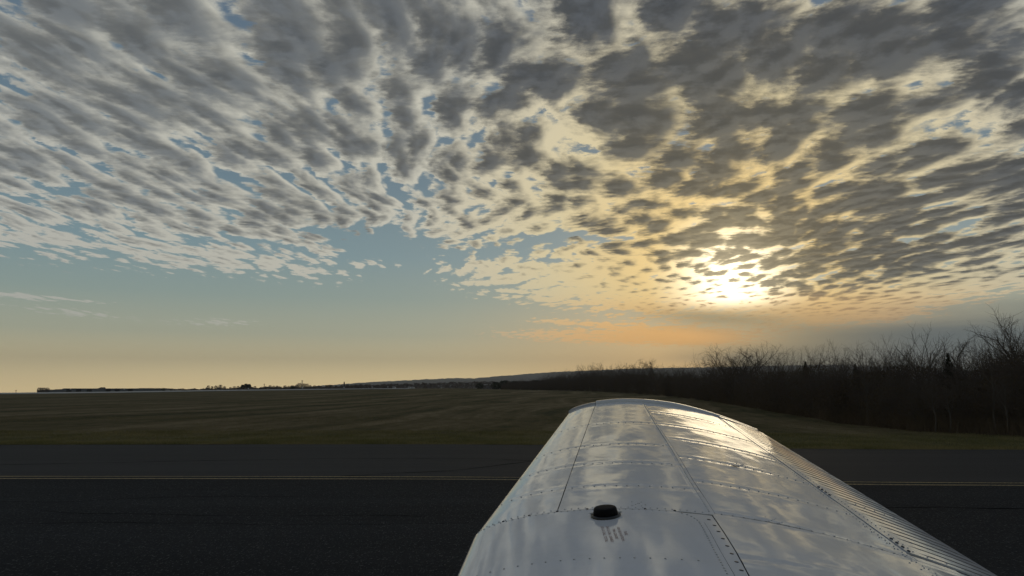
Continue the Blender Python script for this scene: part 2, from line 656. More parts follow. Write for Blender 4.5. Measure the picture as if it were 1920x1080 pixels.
# ------------------------------------------------------------------ grass blades along the verge
def blades(n, d0, d1, hmin, hmax, wid, power):
    x = rng.uniform(-34, 30, n)
    k = rng.uniform(0, 1, n) ** power
    e = np.interp(x, ex, ey)
    y = e + d0 + (d1 - d0) * k
    x = x * (y / e)
    dens = vnoise(x * 0.5, y * 0.5, 31) + vnoise(x * 1.9, y * 1.9, 32) * 0.6
    keep = (dens > rng.uniform(-1.1, 0.2, n)) & (np.abs(x) < 0.72 * y + 1)
    x, y, dens = x[keep], y[keep], dens[keep]
    n = len(x)
    z = ground_z(x, y)
    h = rng.uniform(hmin, hmax, n) * (1 + 0.7 * dens)
    a = rng.uniform(0, 2 * np.pi, n)
    lean = rng.normal(0, 0.45, (n, 2)) * h[:, None]
    wx, wy = np.cos(a) * wid, np.sin(a) * wid
    b0 = np.stack([x - wx, y - wy, z - 0.01], -1)
    b1 = np.stack([x + wx, y + wy, z - 0.01], -1)
    t = np.stack([x + lean[:, 0], y + lean[:, 1], z + h], -1)
    return np.stack([b0, b1, t], 1).reshape(-1, 3)


BV = np.concatenate([blades(60000, -0.03, 1.6, 0.05, 0.12, 0.009, 1.2), blades(150000, 0.8, 9.0, 0.03, 0.075, 0.010, 1.0),
                     blades(60000, 8.0, 26.0, 0.02, 0.05, 0.014, 1.3)])


def blade_mat(b):
    p = pos()
    _, py_, _ = sep(p)
    n1 = noise(p, 0.5, 3, 0.6)
    n2 = noise(p, 14.0, 2, 0.6)
    c = mixc(sstep(n1 * 0.7 + n2 * 0.4, 0.4, 0.7), (0.145, 0.142, 0.050), (0.28, 0.235, 0.11))
    c = mixc(sstep(py_, 29, 46, 0.0, 0.8), c, mixc(n2, (0.125, 0.100, 0.044), (0.26, 0.205, 0.105)))
    set_in(b, 'Base Color', c)
    tr = S.new('ShaderNodeBsdfTranslucent')
    S.put(tr.inputs[0], c)
    mx = S.new('ShaderNodeMixShader')
    mx.inputs[0].default_value = 0.58
    S.tree.links.new(b.outputs[0], mx.inputs[1])
    S.tree.links.new(tr.outputs[0], mx.inputs[2])
    o_ = [q for q in S.tree.nodes if q.type == 'OUTPUT_MATERIAL'][0]
    S.tree.links.new(mx.outputs[0], o_.inputs[0])


M_BLADE = material('grass_blade', rough=0.9, spec=0.15, fn=blade_mat)
g = link('grass', mesh_data('grass', BV, np.arange(len(BV)).reshape(-1, 3)), M_BLADE)
tag(g, 'short olive grass growing along the taxiway edge and field', 'grass', kind='stuff')

# ------------------------------------------------------------------ far runway along the crest
xs = np.linspace(-1500, 770, 160)
ds = np.linspace(246, 332, 8)
RV = np.array([[tuple(at(x, d, 0.06)) for d in ds] for x in xs]).reshape(-1, 3)
M_CONC = material('runway_concrete', (0.30, 0.29, 0.27), 0.55, 0.5,
                  fn=lambda b: set_in(b, 'Base Color', mixc(noise(pos(), 0.2, 4, 0.6), (0.24, 0.23, 0.21), (0.36, 0.35, 0.32))))
rw = link('far_runway', mesh_data('far_runway', RV, grid_faces(160, 8)), M_CONC)
tag(rw, 'pale runway strip on the crest of the field', kind='structure')

# ------------------------------------------------------------------ the far ridge
hill_px = [(-200, 748), (300, 742), (460, 734), (560, 726.5), (640, 720.5), (700, 716.5), (760, 713.5), (850, 709.3), (890, 709.5),
           (960, 703.8), (1040, 697.5), (1110, 695), (1200, 691), (1330, 689), (1450, 686), (1560, 684), (1700, 690), (1920, 700), (2400, 712), (2900, 725)]
hx = np.linspace(-200, 2900, 900)
hy = np.interp(hx, [a for a, _ in hill_px], [b for _, b in hill_px])
rowsD = [4300, 4700, 5200, 5700, 6100, 6500, 7000]
rowsK = [0.0, 0.22, 0.5, 0.76, 0.93, 1.0, 0.6]
HV = []
for D, k in zip(rowsD, rowsK):
    x = (hx - 960) / FPX * D
    top = EYE - (hy - 730) / FPX * 6500
    z = -60 + (top + 60) * k
    z = z + (vnoise(x * 0.004, x * 0 + D * 0.013, 41) * 14 * (0 if k == 1 else k) + rng.uniform(-1.0, 1.0, len(x)) * 2.6 * min(1, k * 3))
    HV.append(np.stack([x, np.full(len(x), float(D)), z], -1))
M_HILL = material('wooded_ridge', rough=1.0, spec=0.05, fn=lambda b: set_in(
    b, 'Base Color', mixc(noise(pos(), 0.012, 6, 0.65), (0.028, 0.027, 0.020), (0.085, 0.074, 0.056))))
hl = link('far_ridge', mesh_data('far_ridge', np.concatenate(HV), grid_faces(len(rowsD), len(hx))), M_HILL)
tag(hl, 'long wooded ridge fading blue grey on the horizon', kind='structure')

# ------------------------------------------------------------------ haze
hv, hf = [], []
box(hv, hf, -7600, 7600, -7600, 7600, -90, 290)
M_HAZE = bpy.data.materials.new('haze')
M_HAZE.use_nodes = True
M_HAZE.node_tree.nodes.clear()
pv = M_HAZE.node_tree.nodes.new('ShaderNodeVolumePrincipled')
pv.inputs['Color'].default_value = (0.985, 0.988, 0.99, 1)
pv.inputs['Density'].default_value = 0.00011
pv.inputs['Anisotropy'].default_value = 0.3
mo = M_HAZE.node_tree.nodes.new('ShaderNodeOutputMaterial')
M_HAZE.node_tree.links.new(pv.outputs[0], mo.inputs['Volume'])
hz_o = link('haze', mesh_data('haze', hv, hf), M_HAZE)
tag(hz_o, 'thin evening haze over the airfield', kind='stuff')

# ------------------------------------------------------------------ trees and brush
class Tubes:
    def __init__(self):
        self.V, self.F, self.n = [], [], 0

    def tube(self, pts, r0, r1, sides):
        pts = [np.asarray(p, float) for p in pts]
        n = len(pts)
        for i, p in enumerate(pts):
            d = pts[min(i + 1, n - 1)] - pts[max(i - 1, 0)]
            d = d / (np.linalg.norm(d) + 1e-9)
            a = np.cross(d, (0.31, 0.87, 0.38))
            a /= np.linalg.norm(a) + 1e-9
            b = np.cross(d, a)
            r = r0 + (r1 - r0) * i / (n - 1)
            for k in range(sides):
                t = 2 * math.pi * k / sides
                self.V.append(p + (a * math.cos(t) + b * math.sin(t)) * r)
        for i in range(n - 1):
            for k in range(sides):
                q = self.n + i * sides
                self.F.append((q + k, q + (k + 1) % sides, q + sides + (k + 1) % sides, q + sides + k))
        self.n += n * sides

    def mesh(self, name):
        return mesh_data(name, np.array(self.V), np.array(self.F), True)


def grow(wood, twig, rs, p, d, length, r, level, spec):
    """One limb with its children. spec = per level (children, child length, child angle, upward pull, segments)."""
    nch, clen, cang, up, seg = spec[level][:5]
    pts, dirs = [np.array(p, float)], []
    d = np.array(d, float)
    d /= np.linalg.norm(d)
    for i in range(seg):
        d = d + rs.normal(0, 0.13 + 0.05 * level, 3) + np.array([0, 0, up])
        d /= np.linalg.norm(d)
        pts.append(pts[-1] + d * length / seg)
        dirs.append(d)
    last = level == len(spec) - 1
    tgt = wood if level <= 1 else twig
    tgt.tube(pts, r, r * (0.25 if not last else 0.4), 6 if level == 0 else (4 if level == 1 else 3))
    if last:
        return
    for j in range(nch):
        t = 0.25 + 0.75 * (j + rs.uniform(0, 1)) / nch if level else spec[0][5] + (1 - spec[0][5]) * (j + rs.uniform(0, 1)) / nch
        t = min(t, 0.985)
        i = min(int(t * seg), seg - 1)
        q = pts[i] + (pts[i + 1] - pts[i]) * (t * seg - i)
        b = dirs[i]
        az = j * 2.4 + rs.uniform(-0.5, 0.5)
        a = np.cross(b, (0.2, 0.5, 0.84))
        a /= np.linalg.norm(a)
        c = np.cross(b, a)
        an = cang * rs.uniform(0.7, 1.3)
        nd = b * math.cos(an) + (a * math.cos(az) + c * math.sin(az)) * math.sin(an)
        L = length * clen * rs.uniform(0.65, 1.15) * (1.15 - 0.55 * t)
        grow(wood, twig, rs, q, nd, L, max(r * 0.5 * (1.1 - 0.5 * t), 0.004), level + 1, spec)


def bark(c0, c1):
    return lambda b: set_in(b, 'Base Color', mixc(noise(mulv(objpos(), (6, 6, 1.5)), 1.0, 4, 0.6), c0, c1))


M_BARK = material('grey_bark', rough=0.95, spec=0.1, fn=bark((0.07, 0.058, 0.046), (0.15, 0.125, 0.10)))
M_PALE = material('pale_bark', rough=0.95, spec=0.1, fn=bark((0.09, 0.078, 0.064), (0.165, 0.145, 0.12)))
M_TWIG = material('twigs', rough=0.95, spec=0.08, fn=bark((0.09, 0.072, 0.058), (0.18, 0.145, 0.115)))
M_DRY = material('dry_leaves', rough=0.95, spec=0.05, fn=bark((0.085, 0.062, 0.04), (0.17, 0.128, 0.08)))
M_EVER = material('evergreen_needles', rough=0.9, spec=0.1, fn=bark((0.018, 0.024, 0.012), (0.045, 0.052, 0.024)))


def tree_meshes(seed, H, spec, r, lean=(0, 0, 1), stems=1, fan=0.0):
    rs = np.random.default_rng(seed)
    wood, twig = Tubes(), Tubes()
    for k in range(stems):
        a = k * 2.4 + rs.uniform(0, 1)
        d = np.array(lean, float) + np.array([math.cos(a), math.sin(a), 0]) * fan * rs.uniform(0.4, 1.2)
        p = np.array([math.cos(a), math.sin(a), 0]) * (0.10 * H * rs.uniform(0, 1) if stems > 1 else 0) - np.array([0, 0, 0.1])
        grow(wood, twig, rs, p, d, H * rs.uniform(0.62, 0.8), r * rs.uniform(0.7, 1.1), 0, spec)
    return wood.mesh('trunk'), twig.mesh('crown')


def leaf_mesh(seed, H, R, n, size, zlo=0.05):
    rs = np.random.default_rng(seed)
    z = rs.uniform(zlo, 0.92, n) * H
    rad = R * np.sqrt(rs.uniform(0, 1, n)) * np.clip(np.sin(np.pi * (0.12 + 0.80 * z / H)), 0.25, 1)
    a = rs.uniform(0, 2 * np.pi, n)
    c = np.stack([rad * np.cos(a), rad * np.sin(a), z], -1)
    u = rs.normal(0, 1, (n, 3))
    v = rs.normal(0, 1, (n, 3))
    u /= np.linalg.norm(u, axis=1)[:, None]
    v /= np.linalg.norm(v, axis=1)[:, None]
    s = size * rs.uniform(0.5, 1.3, (n, 1))
    return mesh_data('leaves', np.stack([c - u * s, c + v * s * 0.6, c + u * s, c - v * s * 0.6], 1).reshape(-1, 3),
                     np.arange(4 * n).reshape(-1, 4))


def cedar_mesh(seed, H, R, n):
    rs = np.random.default_rng(seed)
    z = H * (0.06 + 0.94 * rs.uniform(0, 1, n) ** 0.85)
    rr = R * (1 - z / H) ** 1.1 + 0.01
    a = rs.uniform(0, 2 * np.pi, n)
    rr = rr * (0.35 + 0.65 * np.sqrt(rs.uniform(0, 1, n))) * (1 + 0.3 * np.sin(a * 3 + z * 5))
    c = np.stack([rr * np.cos(a), rr * np.sin(a), z], -1)
    out = np.stack([np.cos(a), np.sin(a), rs.uniform(0.2, 1.4, n)], -1)
    out /= np.linalg.norm(out, axis=1)[:, None]
    side = np.stack([-np.sin(a), np.cos(a), rs.normal(0, 0.4, n)], -1)
    L = (H * 0.05 * rs.uniform(0.6, 1.6, n) * (0.25 + 0.75 * (1 - z / H)))[:, None]
    return mesh_data('foliage', np.stack([c - side * L * 0.35, c + side * L * 0.35, c + out * L * 1.3], 1).reshape(-1, 3),
                     np.arange(3 * n).reshape(-1, 3))


T_SPEC = [(10, 0.55, 0.7, 0.05, 6, 0.35), (7, 0.55, 0.65, 0.06, 4), (7, 0.55, 0.7, 0.05, 3), (4, 0.6, 0.7, 0.04, 2)]
T_SLIM = [(9, 0.42, 0.6, 0.10, 6, 0.35), (7, 0.55, 0.65, 0.10, 4), (6, 0.55, 0.7, 0.06, 3), (3, 0.6, 0.7, 0.05, 2)]
T_WIDE = [(9, 0.85, 0.62, 0.05, 6, 0.10), (9, 0.55, 0.65, 0.07, 5), (9, 0.5, 0.7, 0.06, 3), (6, 0.55, 0.7, 0.04, 2)]
B_SPEC = [(8, 0.5, 0.55, 0.05, 4, 0.12), (7, 0.55, 0.65, 0.06, 3), (7, 0.5, 0.75, 0.04, 2)]


def parts(name, meshes):
    r = empty(name)
    for nm, me, mt in meshes:
        o = link(nm, me, mt, r)
        if nm in ('twigs', 'dry_leaves', 'leaves'):
            o['kind'] = 'stuff'
    return r


PROTO_TREE, PROTO_BUSH = [], []
for sd, sp in ((1, T_SPEC), (2, T_SLIM), (3, T_SPEC), (4, T_SLIM), (5, T_SPEC), (6, T_SLIM), (9, T_SPEC)):
    tr, cr = tree_meshes(sd, 6.0, sp, 0.058)
    PROTO_TREE.append([('trunk', tr, M_BARK), ('crown', cr, M_TWIG)])
for sd in (11, 12, 13, 14, 15, 16):
    tr, cr = tree_meshes(sd, 3.6, B_SPEC, 0.022, stems=14, fan=0.36)
    PROTO_BUSH.append([('stems', tr, M_BARK), ('twigs', cr, M_TWIG), ('dry_leaves', leaf_mesh(sd, 2.2, 1.6, 2600, 0.040), M_DRY)])
PROTO_CEDAR = [[('trunk', tree_meshes(21, 1.2, [(0, 0, 0, 0, 3, 1)], 0.06)[0], M_BARK), ('foliage', cedar_mesh(sd, 4.0, 1.1, 2600), M_EVER)]
               for sd in (31, 32)]


def true_h(meshes):
    return float(np.percentile([v.co.z for _, me, _ in meshes for v in me.vertices], 99.6))


TREE_H = [true_h(q) for q in PROTO_TREE]
BUSH_H = [float(np.percentile([v.co.z for v in q[1][1].vertices], 97)) for q in PROTO_BUSH]
print('heights', TREE_H, BUSH_H)


def plant(name, proto, p, k, rz, label, cat, group=None, kz=1.0):
    r = parts(name, proto)
    r.location = p
    r.rotation_euler = (0, 0, rz)
    r.scale = (k, k, k * kz)
    return tag(r, label, cat, group)


# front edge of the wood (pixel column -> distance) and the height of its skyline (pixel row)
WX = [940, 1000, 1100, 1200, 1300, 1380, 1450, 1560, 1700, 1920, 2300]
WD = [360, 335, 265, 195, 125, 88, 64, 45, 36.5, 32.0, 29.5]
TOPX = [940, 1000, 1060, 1120, 1200, 1300, 1400, 1500, 1600, 1700, 1800, 1900, 2300]
TOPY = [720, 715, 704, 699, 697, 700, 700, 698, 685, 671, 667, 656, 640]


def wood_d(px):
    return float(np.interp(px, WX, WD))


rs = np.random.default_rng(77)
nb = 0
for row, (back, sc) in enumerate([(0.6, 0.62), (2.4, 0.85), (4.8, 1.0), (8.0, 1.0), (12.5, 1.0)]):
    px = 945.0
    while px < 2280:
        D0_ = wood_d(px)
        D = D0_ + back * max(1.0, D0_ / 90) * rs.uniform(0.7, 1.3)
        p = at(px, D)
        h = (730 - float(np.interp(px, TOPX, TOPY))) / FPX * D + EYE - p.z
        h *= sc * (rs.uniform(0.9, 1.42) * float(np.interp(px, [1300, 1550, 1750], [1.16, 1.06, 0.94])) if D0_ < 110 else rs.uniform(1.0, 1.4))
        bi = int(rs.integers(6))
        k = max(h, 1.2) / BUSH_H[bi]
        if not (row == 4 and px < 1250):
            plant('bush', PROTO_BUSH[bi], p, k, rs.uniform(0, 6.28),
                  'dark leafless bush in the dense brush of the wood on the right', 'bush', 'bushes of the wood on the right', rs.uniform(0.9, 1.1))
            nb += 1
        px += max(6.5, FPX * 3.0 * k / D * rs.uniform(0.42, 0.62))
# bare trees standing up through the brush
nt_ = 0
px = 1000.0
while px < 2250:
    D0_ = wood_d(px)
    D = D0_ + rs.uniform(2.5, 11) * max(1.0, D0_ / 70)
    p = at(px, D)
    base = (730 - float(np.interp(px, TOPX, TOPY))) / FPX * D + EYE - p.z
    extra = float(np.interp(px, [1000, 1060, 1110, 1200, 1300, 1420, 1500, 1560, 1680, 1800, 1920], [6, 14, 22, 30, 20, 14, 12, 24, 24, 16, 18])) / FPX * D
    h = base * float(np.interp(px, [1300, 1750], [1.05, 0.92])) + extra * rs.uniform(-0.2, 0.95)
    ti = int(rs.integers(7))
    plant('bare_tree', PROTO_TREE[ti], p, h / TREE_H[ti], rs.uniform(0, 6.28),
          'thin bare tree standing in the dark wood on the right', 'bare tree', 'bare trees of the wood on the right')
    nt_ += 1
    px += max(7.0, FPX * 1.5 / D * rs.uniform(0.5, 1.5))


def single(name, meshes, px, D, top, label, cat, model_h, rz=0.0):
    p = at(px, D)
    h = (730 - top) / FPX * D + EYE - p.z
    return plant(name, meshes, p, h / model_h, rz, label, cat)


tr, cr = tree_meshes(51, 6.0, T_WIDE, 0.10, stems=3, fan=0.22)
BIG = [('trunk', tr, M_BARK), ('crown', cr, M_TWIG)]
big_ = single('bare_tree', BIG, 1384, 92, 645, 'wide many-limbed bare tree standing clear of the skyline below the sun', 'bare tree', true_h(BIG))
big_.scale = (big_.scale[0] * 1.4, big_.scale[1] * 1.4, big_.scale[2])
tr, cr = tree_meshes(57, 6.0, [(3, 0.75, 0.5, 0.03, 5, 0.45), (5, 0.5, 0.6, 0.08, 4), (5, 0.5, 0.7, 0.05, 3)], 0.10)
FORK = [('trunk', tr, M_PALE), ('crown', cr, M_PALE)]
single('bare_tree', FORK, 1733, 42, 625, 'pale forked bare tree rising out of the wood right of the middle', 'bare tree', true_h(FORK), 0.6)
tr, cr = tree_meshes(61, 6.0, T_SPEC, 0.07, stems=1)
TALL = [('trunk', tr, M_BARK), ('crown', cr, M_TWIG)]
single('bare_tree', TALL, 1926, 40, 590, 'tallest bare tree, cut by the right edge of the photo', 'bare tree', true_h(TALL), 2.0)
tr, cr = tree_meshes(64, 6.0, T_SPEC, 0.08)
RND = [('trunk', tr, M_PALE), ('crown', cr, M_TWIG)]
single('bare_tree', RND, 1787, 41, 626, 'round-headed bare tree between the forked tree and the tall one', 'bare tree', true_h(RND), 1.0)
tr, cr = tree_meshes(66, 6.0, T_WIDE, 0.08, stems=2, fan=0.15)
SPR = [('trunk', tr, M_BARK), ('crown', cr, M_TWIG)]
single('bare_tree', SPR, 1672, 46, 631, 'twin-stemmed bare tree left of the pale forked tree', 'bare tree', true_h(SPR), 0.3)
tr, cr = tree_meshes(68, 6.0, T_SLIM, 0.07)
SLM = [('trunk', tr, M_BARK), ('crown', cr, M_TWIG)]
single('bare_tree', SLM, 1566, 56, 652, 'slim bare tree alone on the skyline right of the sun', 'bare tree', true_h(SLM), 0.9)
single('bare_tree', SLM, 1466, 72, 672, 'small thin bare tree between the wide tree and the dark cedar', 'bare tree', true_h(SLM), 2.9)
single('cedar', PROTO_CEDAR[0], 1503, 66, 679, 'small dark evergreen cedar poking above the brush', 'cedar', 4.0)
single('cedar', PROTO_CEDAR[1], 1768, 42, 664, 'dark evergreen cedar at the foot of the round-headed tree', 'cedar', 4.0)
single('cedar', PROTO_CEDAR[1], 1595, 52, 684, 'low dark evergreen beside the slim tree on the skyline', 'cedar', 4.0)
tr, cr = tree_meshes(71, 6.0, T_WIDE, 0.08)
LFT = [('trunk', tr, M_BARK), ('crown', cr, M_TWIG)]
single('bare_tree', LFT, -3, 360, 715, 'bare tree cut by the left edge of the photo', 'bare tree', true_h(LFT), 0.4)

tr, cr = tree_meshes(74, 6.0, T_SLIM, 0.075)
SAP = [('trunk', tr, M_PALE), ('crown', cr, M_TWIG)]
for px in (1402, 1512, 1612, 1735, 1762, 1846, 1868):
    D = wood_d(px) - rs.uniform(0.0, 0.8)
    single('sapling', SAP, px, D, 730 - (730 - float(np.interp(px, TOPX, TOPY))) * rs.uniform(0.2, 0.9),
           'pale-stemmed sapling at the front edge of the dark wood', 'sapling', true_h(SAP), px * 0.7)['group'] = 'pale saplings along the front of the wood'

# low brush and weeds at the foot of the wood: nobody could count it
n = 9000
px = rs.uniform(1330, 2300, n)
D = np.interp(px, WX, WD) + rs.normal(0.2, 0.55, n)
x = (px - 960) / FPX * D
z = ground_z(x, D)
h = rs.uniform(0.25, 0.95, n) * (D / 38) ** 0.3
a = rs.uniform(0, 6.28, n)
w = 0.012
ln = rs.normal(0, 0.3, (n, 2)) * h[:, None]
UV_ = np.stack([np.stack([x - w * np.cos(a), D - w * np.sin(a), z - 0.02], -1), np.stack([x + w * np.cos(a), D + w * np.sin(a), z - 0.02], -1),
                np.stack([x + ln[:, 0], D + ln[:, 1], z + h], -1)], 1).reshape(-1, 3)
wd = link('weeds', mesh_data('weeds', UV_, np.arange(3 * n).reshape(-1, 3)), M_DRY)
tag(wd, 'dry weeds at the foot of the dark wood', 'weeds', kind='stuff')

# ------------------------------------------------------------------ the far side of the airfield
def far_plant(proto, px, D, top, label, cat, group=None, name='bare_tree', kw=1.0, mh=None):
    mh = mh or true_h(proto)
    p = at(px, D)
    h = max((730 - top) / FPX * D + EYE - p.z, 1.0)
    r = parts(name, proto)
    r.location = p
    r.rotation_euler = (0, 0, px * 1.7)
    r.scale = (h / mh * kw, h / mh * kw, h / mh)
    return tag(r, label, cat, group)


def sliver_mesh(seed, H, R, n, w, L):
    rs = np.random.default_rng(seed)
    z = H * (0.12 + 0.80 * rs.uniform(0, 1, n))
    rad = R * np.sqrt(rs.uniform(0, 1, n)) * np.sin(np.pi * np.clip(0.15 + 0.75 * z / H, 0, 1))
    a = rs.uniform(0, 2 * np.pi, n)
    c = np.stack([rad * np.cos(a), rad * np.sin(a), z], -1)
    d = np.stack([np.cos(a) * 0.35, np.sin(a) * 0.35, np.ones(n)], -1) + rs.normal(0, 0.25, (n, 3))
    d /= np.linalg.norm(d, axis=1)[:, None]
    s_ = rs.normal(0, 1, (n, 3))
    s_ /= np.linalg.norm(s_, axis=1)[:, None]
    l = L * rs.uniform(0.5, 1.4, (n, 1))
    return mesh_data('crown', np.stack([c - s_ * w, c + s_ * w, c + d * l], 1).reshape(-1, 3), np.arange(3 * n).reshape(-1, 3))


FAR_TREES = [[('trunk', PROTO_TREE[i][0][1], M_BARK), ('crown', sliver_mesh(90 + i, 6.0, 2.3, 520, 0.10, 1.1), M_TWIG)] for i in range(4)]
PINE = [('trunk', PROTO_CEDAR[0][0][1], M_BARK), ('foliage', leaf_mesh(81, 5.6, 2.0, 900, 0.34, 0.35), M_EVER)]
ROUND = [('foliage', leaf_mesh(83, 4.0, 2.6, 900, 0.30, 0.02), M_EVER)]
G1 = 'bare trees on the far side of the runway'
for px, top in [(88, 727), (93, 727.5), (98, 726), (104, 726.5), (332, 729.5), (338, 729), (346, 729), (380, 729), (388, 728), (400, 723.5), (407, 723), (414, 722.5),
                (422, 722), (430, 723), (441, 726.5), (448, 725), (455, 724), (486, 724), (496, 725.5), (505, 724.5), (514, 721.5), (521, 723),
                (533, 725), (541, 722.5), (548, 723), (555, 725), (563, 720), (568, 718.5), (575, 717.5), (581, 718), (588, 722), (596, 723.5), (604, 722.5),
                (636, 723), (646, 722), (657, 720.5), (664, 721), (672, 722), (681, 719.5), (690, 720), (699, 721), (712, 720.5), (724, 719), (737, 720)]:
    D = rs.uniform(520, 640)
    far_plant(FAR_TREES[int(rs.integers(4))], px, D, top - rs.uniform(-0.8, 1.6), 'small bare tree on the far skyline beyond the pale runway', 'bare tree', G1, kw=rs.uniform(0.8, 1.2))
for i, (px, top, lab) in enumerate([(463, 721.5, 'left'), (469, 719.8, 'middle'), (475, 720.3, 'right')]):
    far_plant(PINE, px, 560, top, '%s one of three dark pines close together on the far skyline' % lab, 'pine', name='pine_tree', mh=5.2)
far_plant(ROUND, 317, 600, 727.6, 'round dark tree right of the long low building', 'tree', name='round_tree', mh=3.8)
far_plant(ROUND, 555, 530, 722.6, 'round dark bush under the bare trees by the mast', 'bush', name='round_bush', mh=3.8)
for px, top in [(900, 716), (930, 713.5), (945, 711), (965, 712), (985, 712.5), (1003, 710), (1018, 712), (1032, 709)]:
    far_plant(ROUND, px, 430, top + 2.2, 'dark rounded tree at the far end of the wood, below the ridge', 'tree', 'dark trees at the far end of the wood', name='round_tree', mh=3.9)

# one far-off mass of trees between the runway and the ridge
n = 11000
px = rs.uniform(340, 1080, n)
D = rs.uniform(700, 1100, n)
topy = np.interp(px, [340, 480, 620, 700, 780, 860, 920, 1080], [731, 727, 725, 722.5, 719.5, 717.5, 716.5, 713]) + vnoise(px * 0.12, px * 0 + 0.5, 61) * 3.0
x = (px - 960) / FPX * D
zg = ground_z(x, D)
zt = EYE - (topy - 730) / FPX * D
z = zg - 1 + (zt - zg + 1) * rs.uniform(0, 1, n) ** 0.8
s = D / FPX * rs.uniform(1.6, 4.6, n)
q = rs.normal(0, 1, (n, 4, 3)) * np.array([1.0, 0.6, 0.55]) * 0.55
FV = (np.stack([x, D, z], -1)[:, None, :] + q * s[:, None, None]).reshape(-1, 3)
fw = link('far_wood', mesh_data('far_wood', FV, np.arange(4 * n).reshape(-1, 4)), M_TWIG)
tag(fw, 'far-off belt of woodland below the ridge', 'wood', kind='stuff')

# buildings
def corr(c0, c1, k):
    return lambda b: set_in(b, 'Base Color', mixc(noise(mulv(objpos(), (k, 0.1, 0.1)), 1.0, 2, 0.5), c0, c1))


M_SHED = material('blue_grey_siding', rough=0.6, spec=0.4, fn=corr((0.10, 0.11, 0.13), (0.16, 0.17, 0.19), 1.0))
M_ROOF = material('dark_roof', (0.05, 0.05, 0.055), 0.7, 0.3)
M_DARK = material('dark_opening', (0.012, 0.012, 0.014), 0.5, 0.3)
M_WHITE = material('white_metal', (0.75, 0.74, 0.72), 0.4, 0.5)
M_STEEL = material('galvanised_steel', (0.25, 0.25, 0.25), 0.5, 0.5, 0.6)
M_GLASS = material('dark_glass', (0.02, 0.025, 0.03), 0.08, 0.6)
M_BLK = material('black_rubber', (0.015, 0.015, 0.015), 0.7, 0.3)


def bx(name, mat, parent, *b):
    V, F = [], []
    for q in ([b] if not isinstance(b[0], tuple) else b):
        box(V, F, *q)
    return link(name, mesh_data(name, V, F), mat, parent)


DB = 620.0
p0 = at(194, DB)
wb = empty('warehouse', (p0.x, DB, p0.z))
tag(wb, 'long low blue grey warehouse with a stepped flat roof on the left horizon', 'warehouse')


def bxx(px):
    return (px - 960) / FPX * DB - p0.x


def bzz(py):
    return EYE - (py - 730) / FPX * DB - p0.z


segs = [(77, 93, 731.2), (93, 111, 730.6), (111, 125, 729.8), (125, 266, 728.4), (266, 284, 727.9), (284, 296, 728.4), (296, 309, 729.2)]
for i, (a, b, t) in enumerate(segs):
    bx('wall', M_SHED, wb, bxx(a) + (0.01 if i else 0), bxx(b), -0.15 * (i % 2), 34, -1.5, bzz(t) - 0.25)
    bx('roof', M_ROOF, wb, bxx(a) - 0.15, bxx(b) + 0.13, -0.3 - 0.05 * (i % 2), 34.2, bzz(t) - 0.246, bzz(t) + 0.02 * (i % 2))
V = [(bxx(187), 2, bzz(728.4) + 0.05), (bxx(193), 2, bzz(728.4) + 0.05), (bxx(193), 2, bzz(726.2)), (bxx(187), 9, bzz(728.4) + 0.05), (bxx(193), 9, bzz(728.4) + 0.05), (bxx(193), 9, bzz(726.2))]
link('roof_monitor', mesh_data('roof_monitor', V, [(0, 1, 2), (5, 4, 3), (0, 3, 4, 1), (1, 4, 5, 2), (2, 5, 3, 0)]), M_ROOF, wb)
for a in (132, 150, 170, 205, 222, 246):
    bx('dock_door', M_DARK, wb, bxx(a), bxx(a) + 4.0, -0.26, -0.2, -0.5, 2.6)
for a in (139, 239):
    bx('lamp', M_WHITE, wb, bxx(a), bxx(a) + 0.8, -0.7, -0.27, 2.1, 2.8)

sm = empty('control_hut', tuple(at(621.5, 520)))
k = 520 / FPX
tag(sm, 'small dark flat-roofed hut on pale legs beside the far trees', 'hut')
bx('cabin', M_ROOF, sm, -5.6 * k, 5.6 * k, 0, 4, 6.2 * k * 0.55, 7.4 * k)
bx('roof', M_DARK, sm, -6 * k, 6 * k, -0.3, 4.3, 7.404 * k, 7.9 * k)
bx('window', M_GLASS, sm, -3.6 * k, 3.2 * k, -0.05, -0.005, 4.6 * k, 6.4 * k)
for sx in (-5, 4.2):
    for yy in (0.2, 3.4):
        bx('leg', M_STEEL, sm, sx * k, (sx + 0.8) * k, yy, yy + 0.3, -0.5, 3.4 * k)

tw = empty('silo', tuple(at(650.3, 560)))
k = 560 / FPX
tag(tw, 'dark narrow tower standing alone above the far trees', 'tower')


def lathe(name, prof, seg, mat, parent=None, smooth=True):
    V, F = [], []
    for r, z in prof:
        for i in range(seg):
            t = 2 * math.pi * i / seg
            V.append((r * math.cos(t), r * math.sin(t), z))
    for j in range(len(prof) - 1):
        for i in range(seg):
            F.append((j * seg + i, j * seg + (i + 1) % seg, (j + 1) * seg + (i + 1) % seg, (j + 1) * seg + i))
    F.append(tuple(range((len(prof) - 1) * seg, len(prof) * seg)))
    return link(name, mesh_data(name, V, F, smooth), mat, parent)


ht = (730 - 716.2) * k + EYE - tw.location.z
lathe('shaft', [(1.1 * k, -0.5), (1.05 * k, ht * 0.8), (1.05 * k, ht * 0.93)], 16, M_ROOF, tw)
lathe('cap', [(1.3 * k, ht * 0.932), (1.3 * k, ht * 0.97), (0.4 * k, ht)], 16, M_DARK, tw)

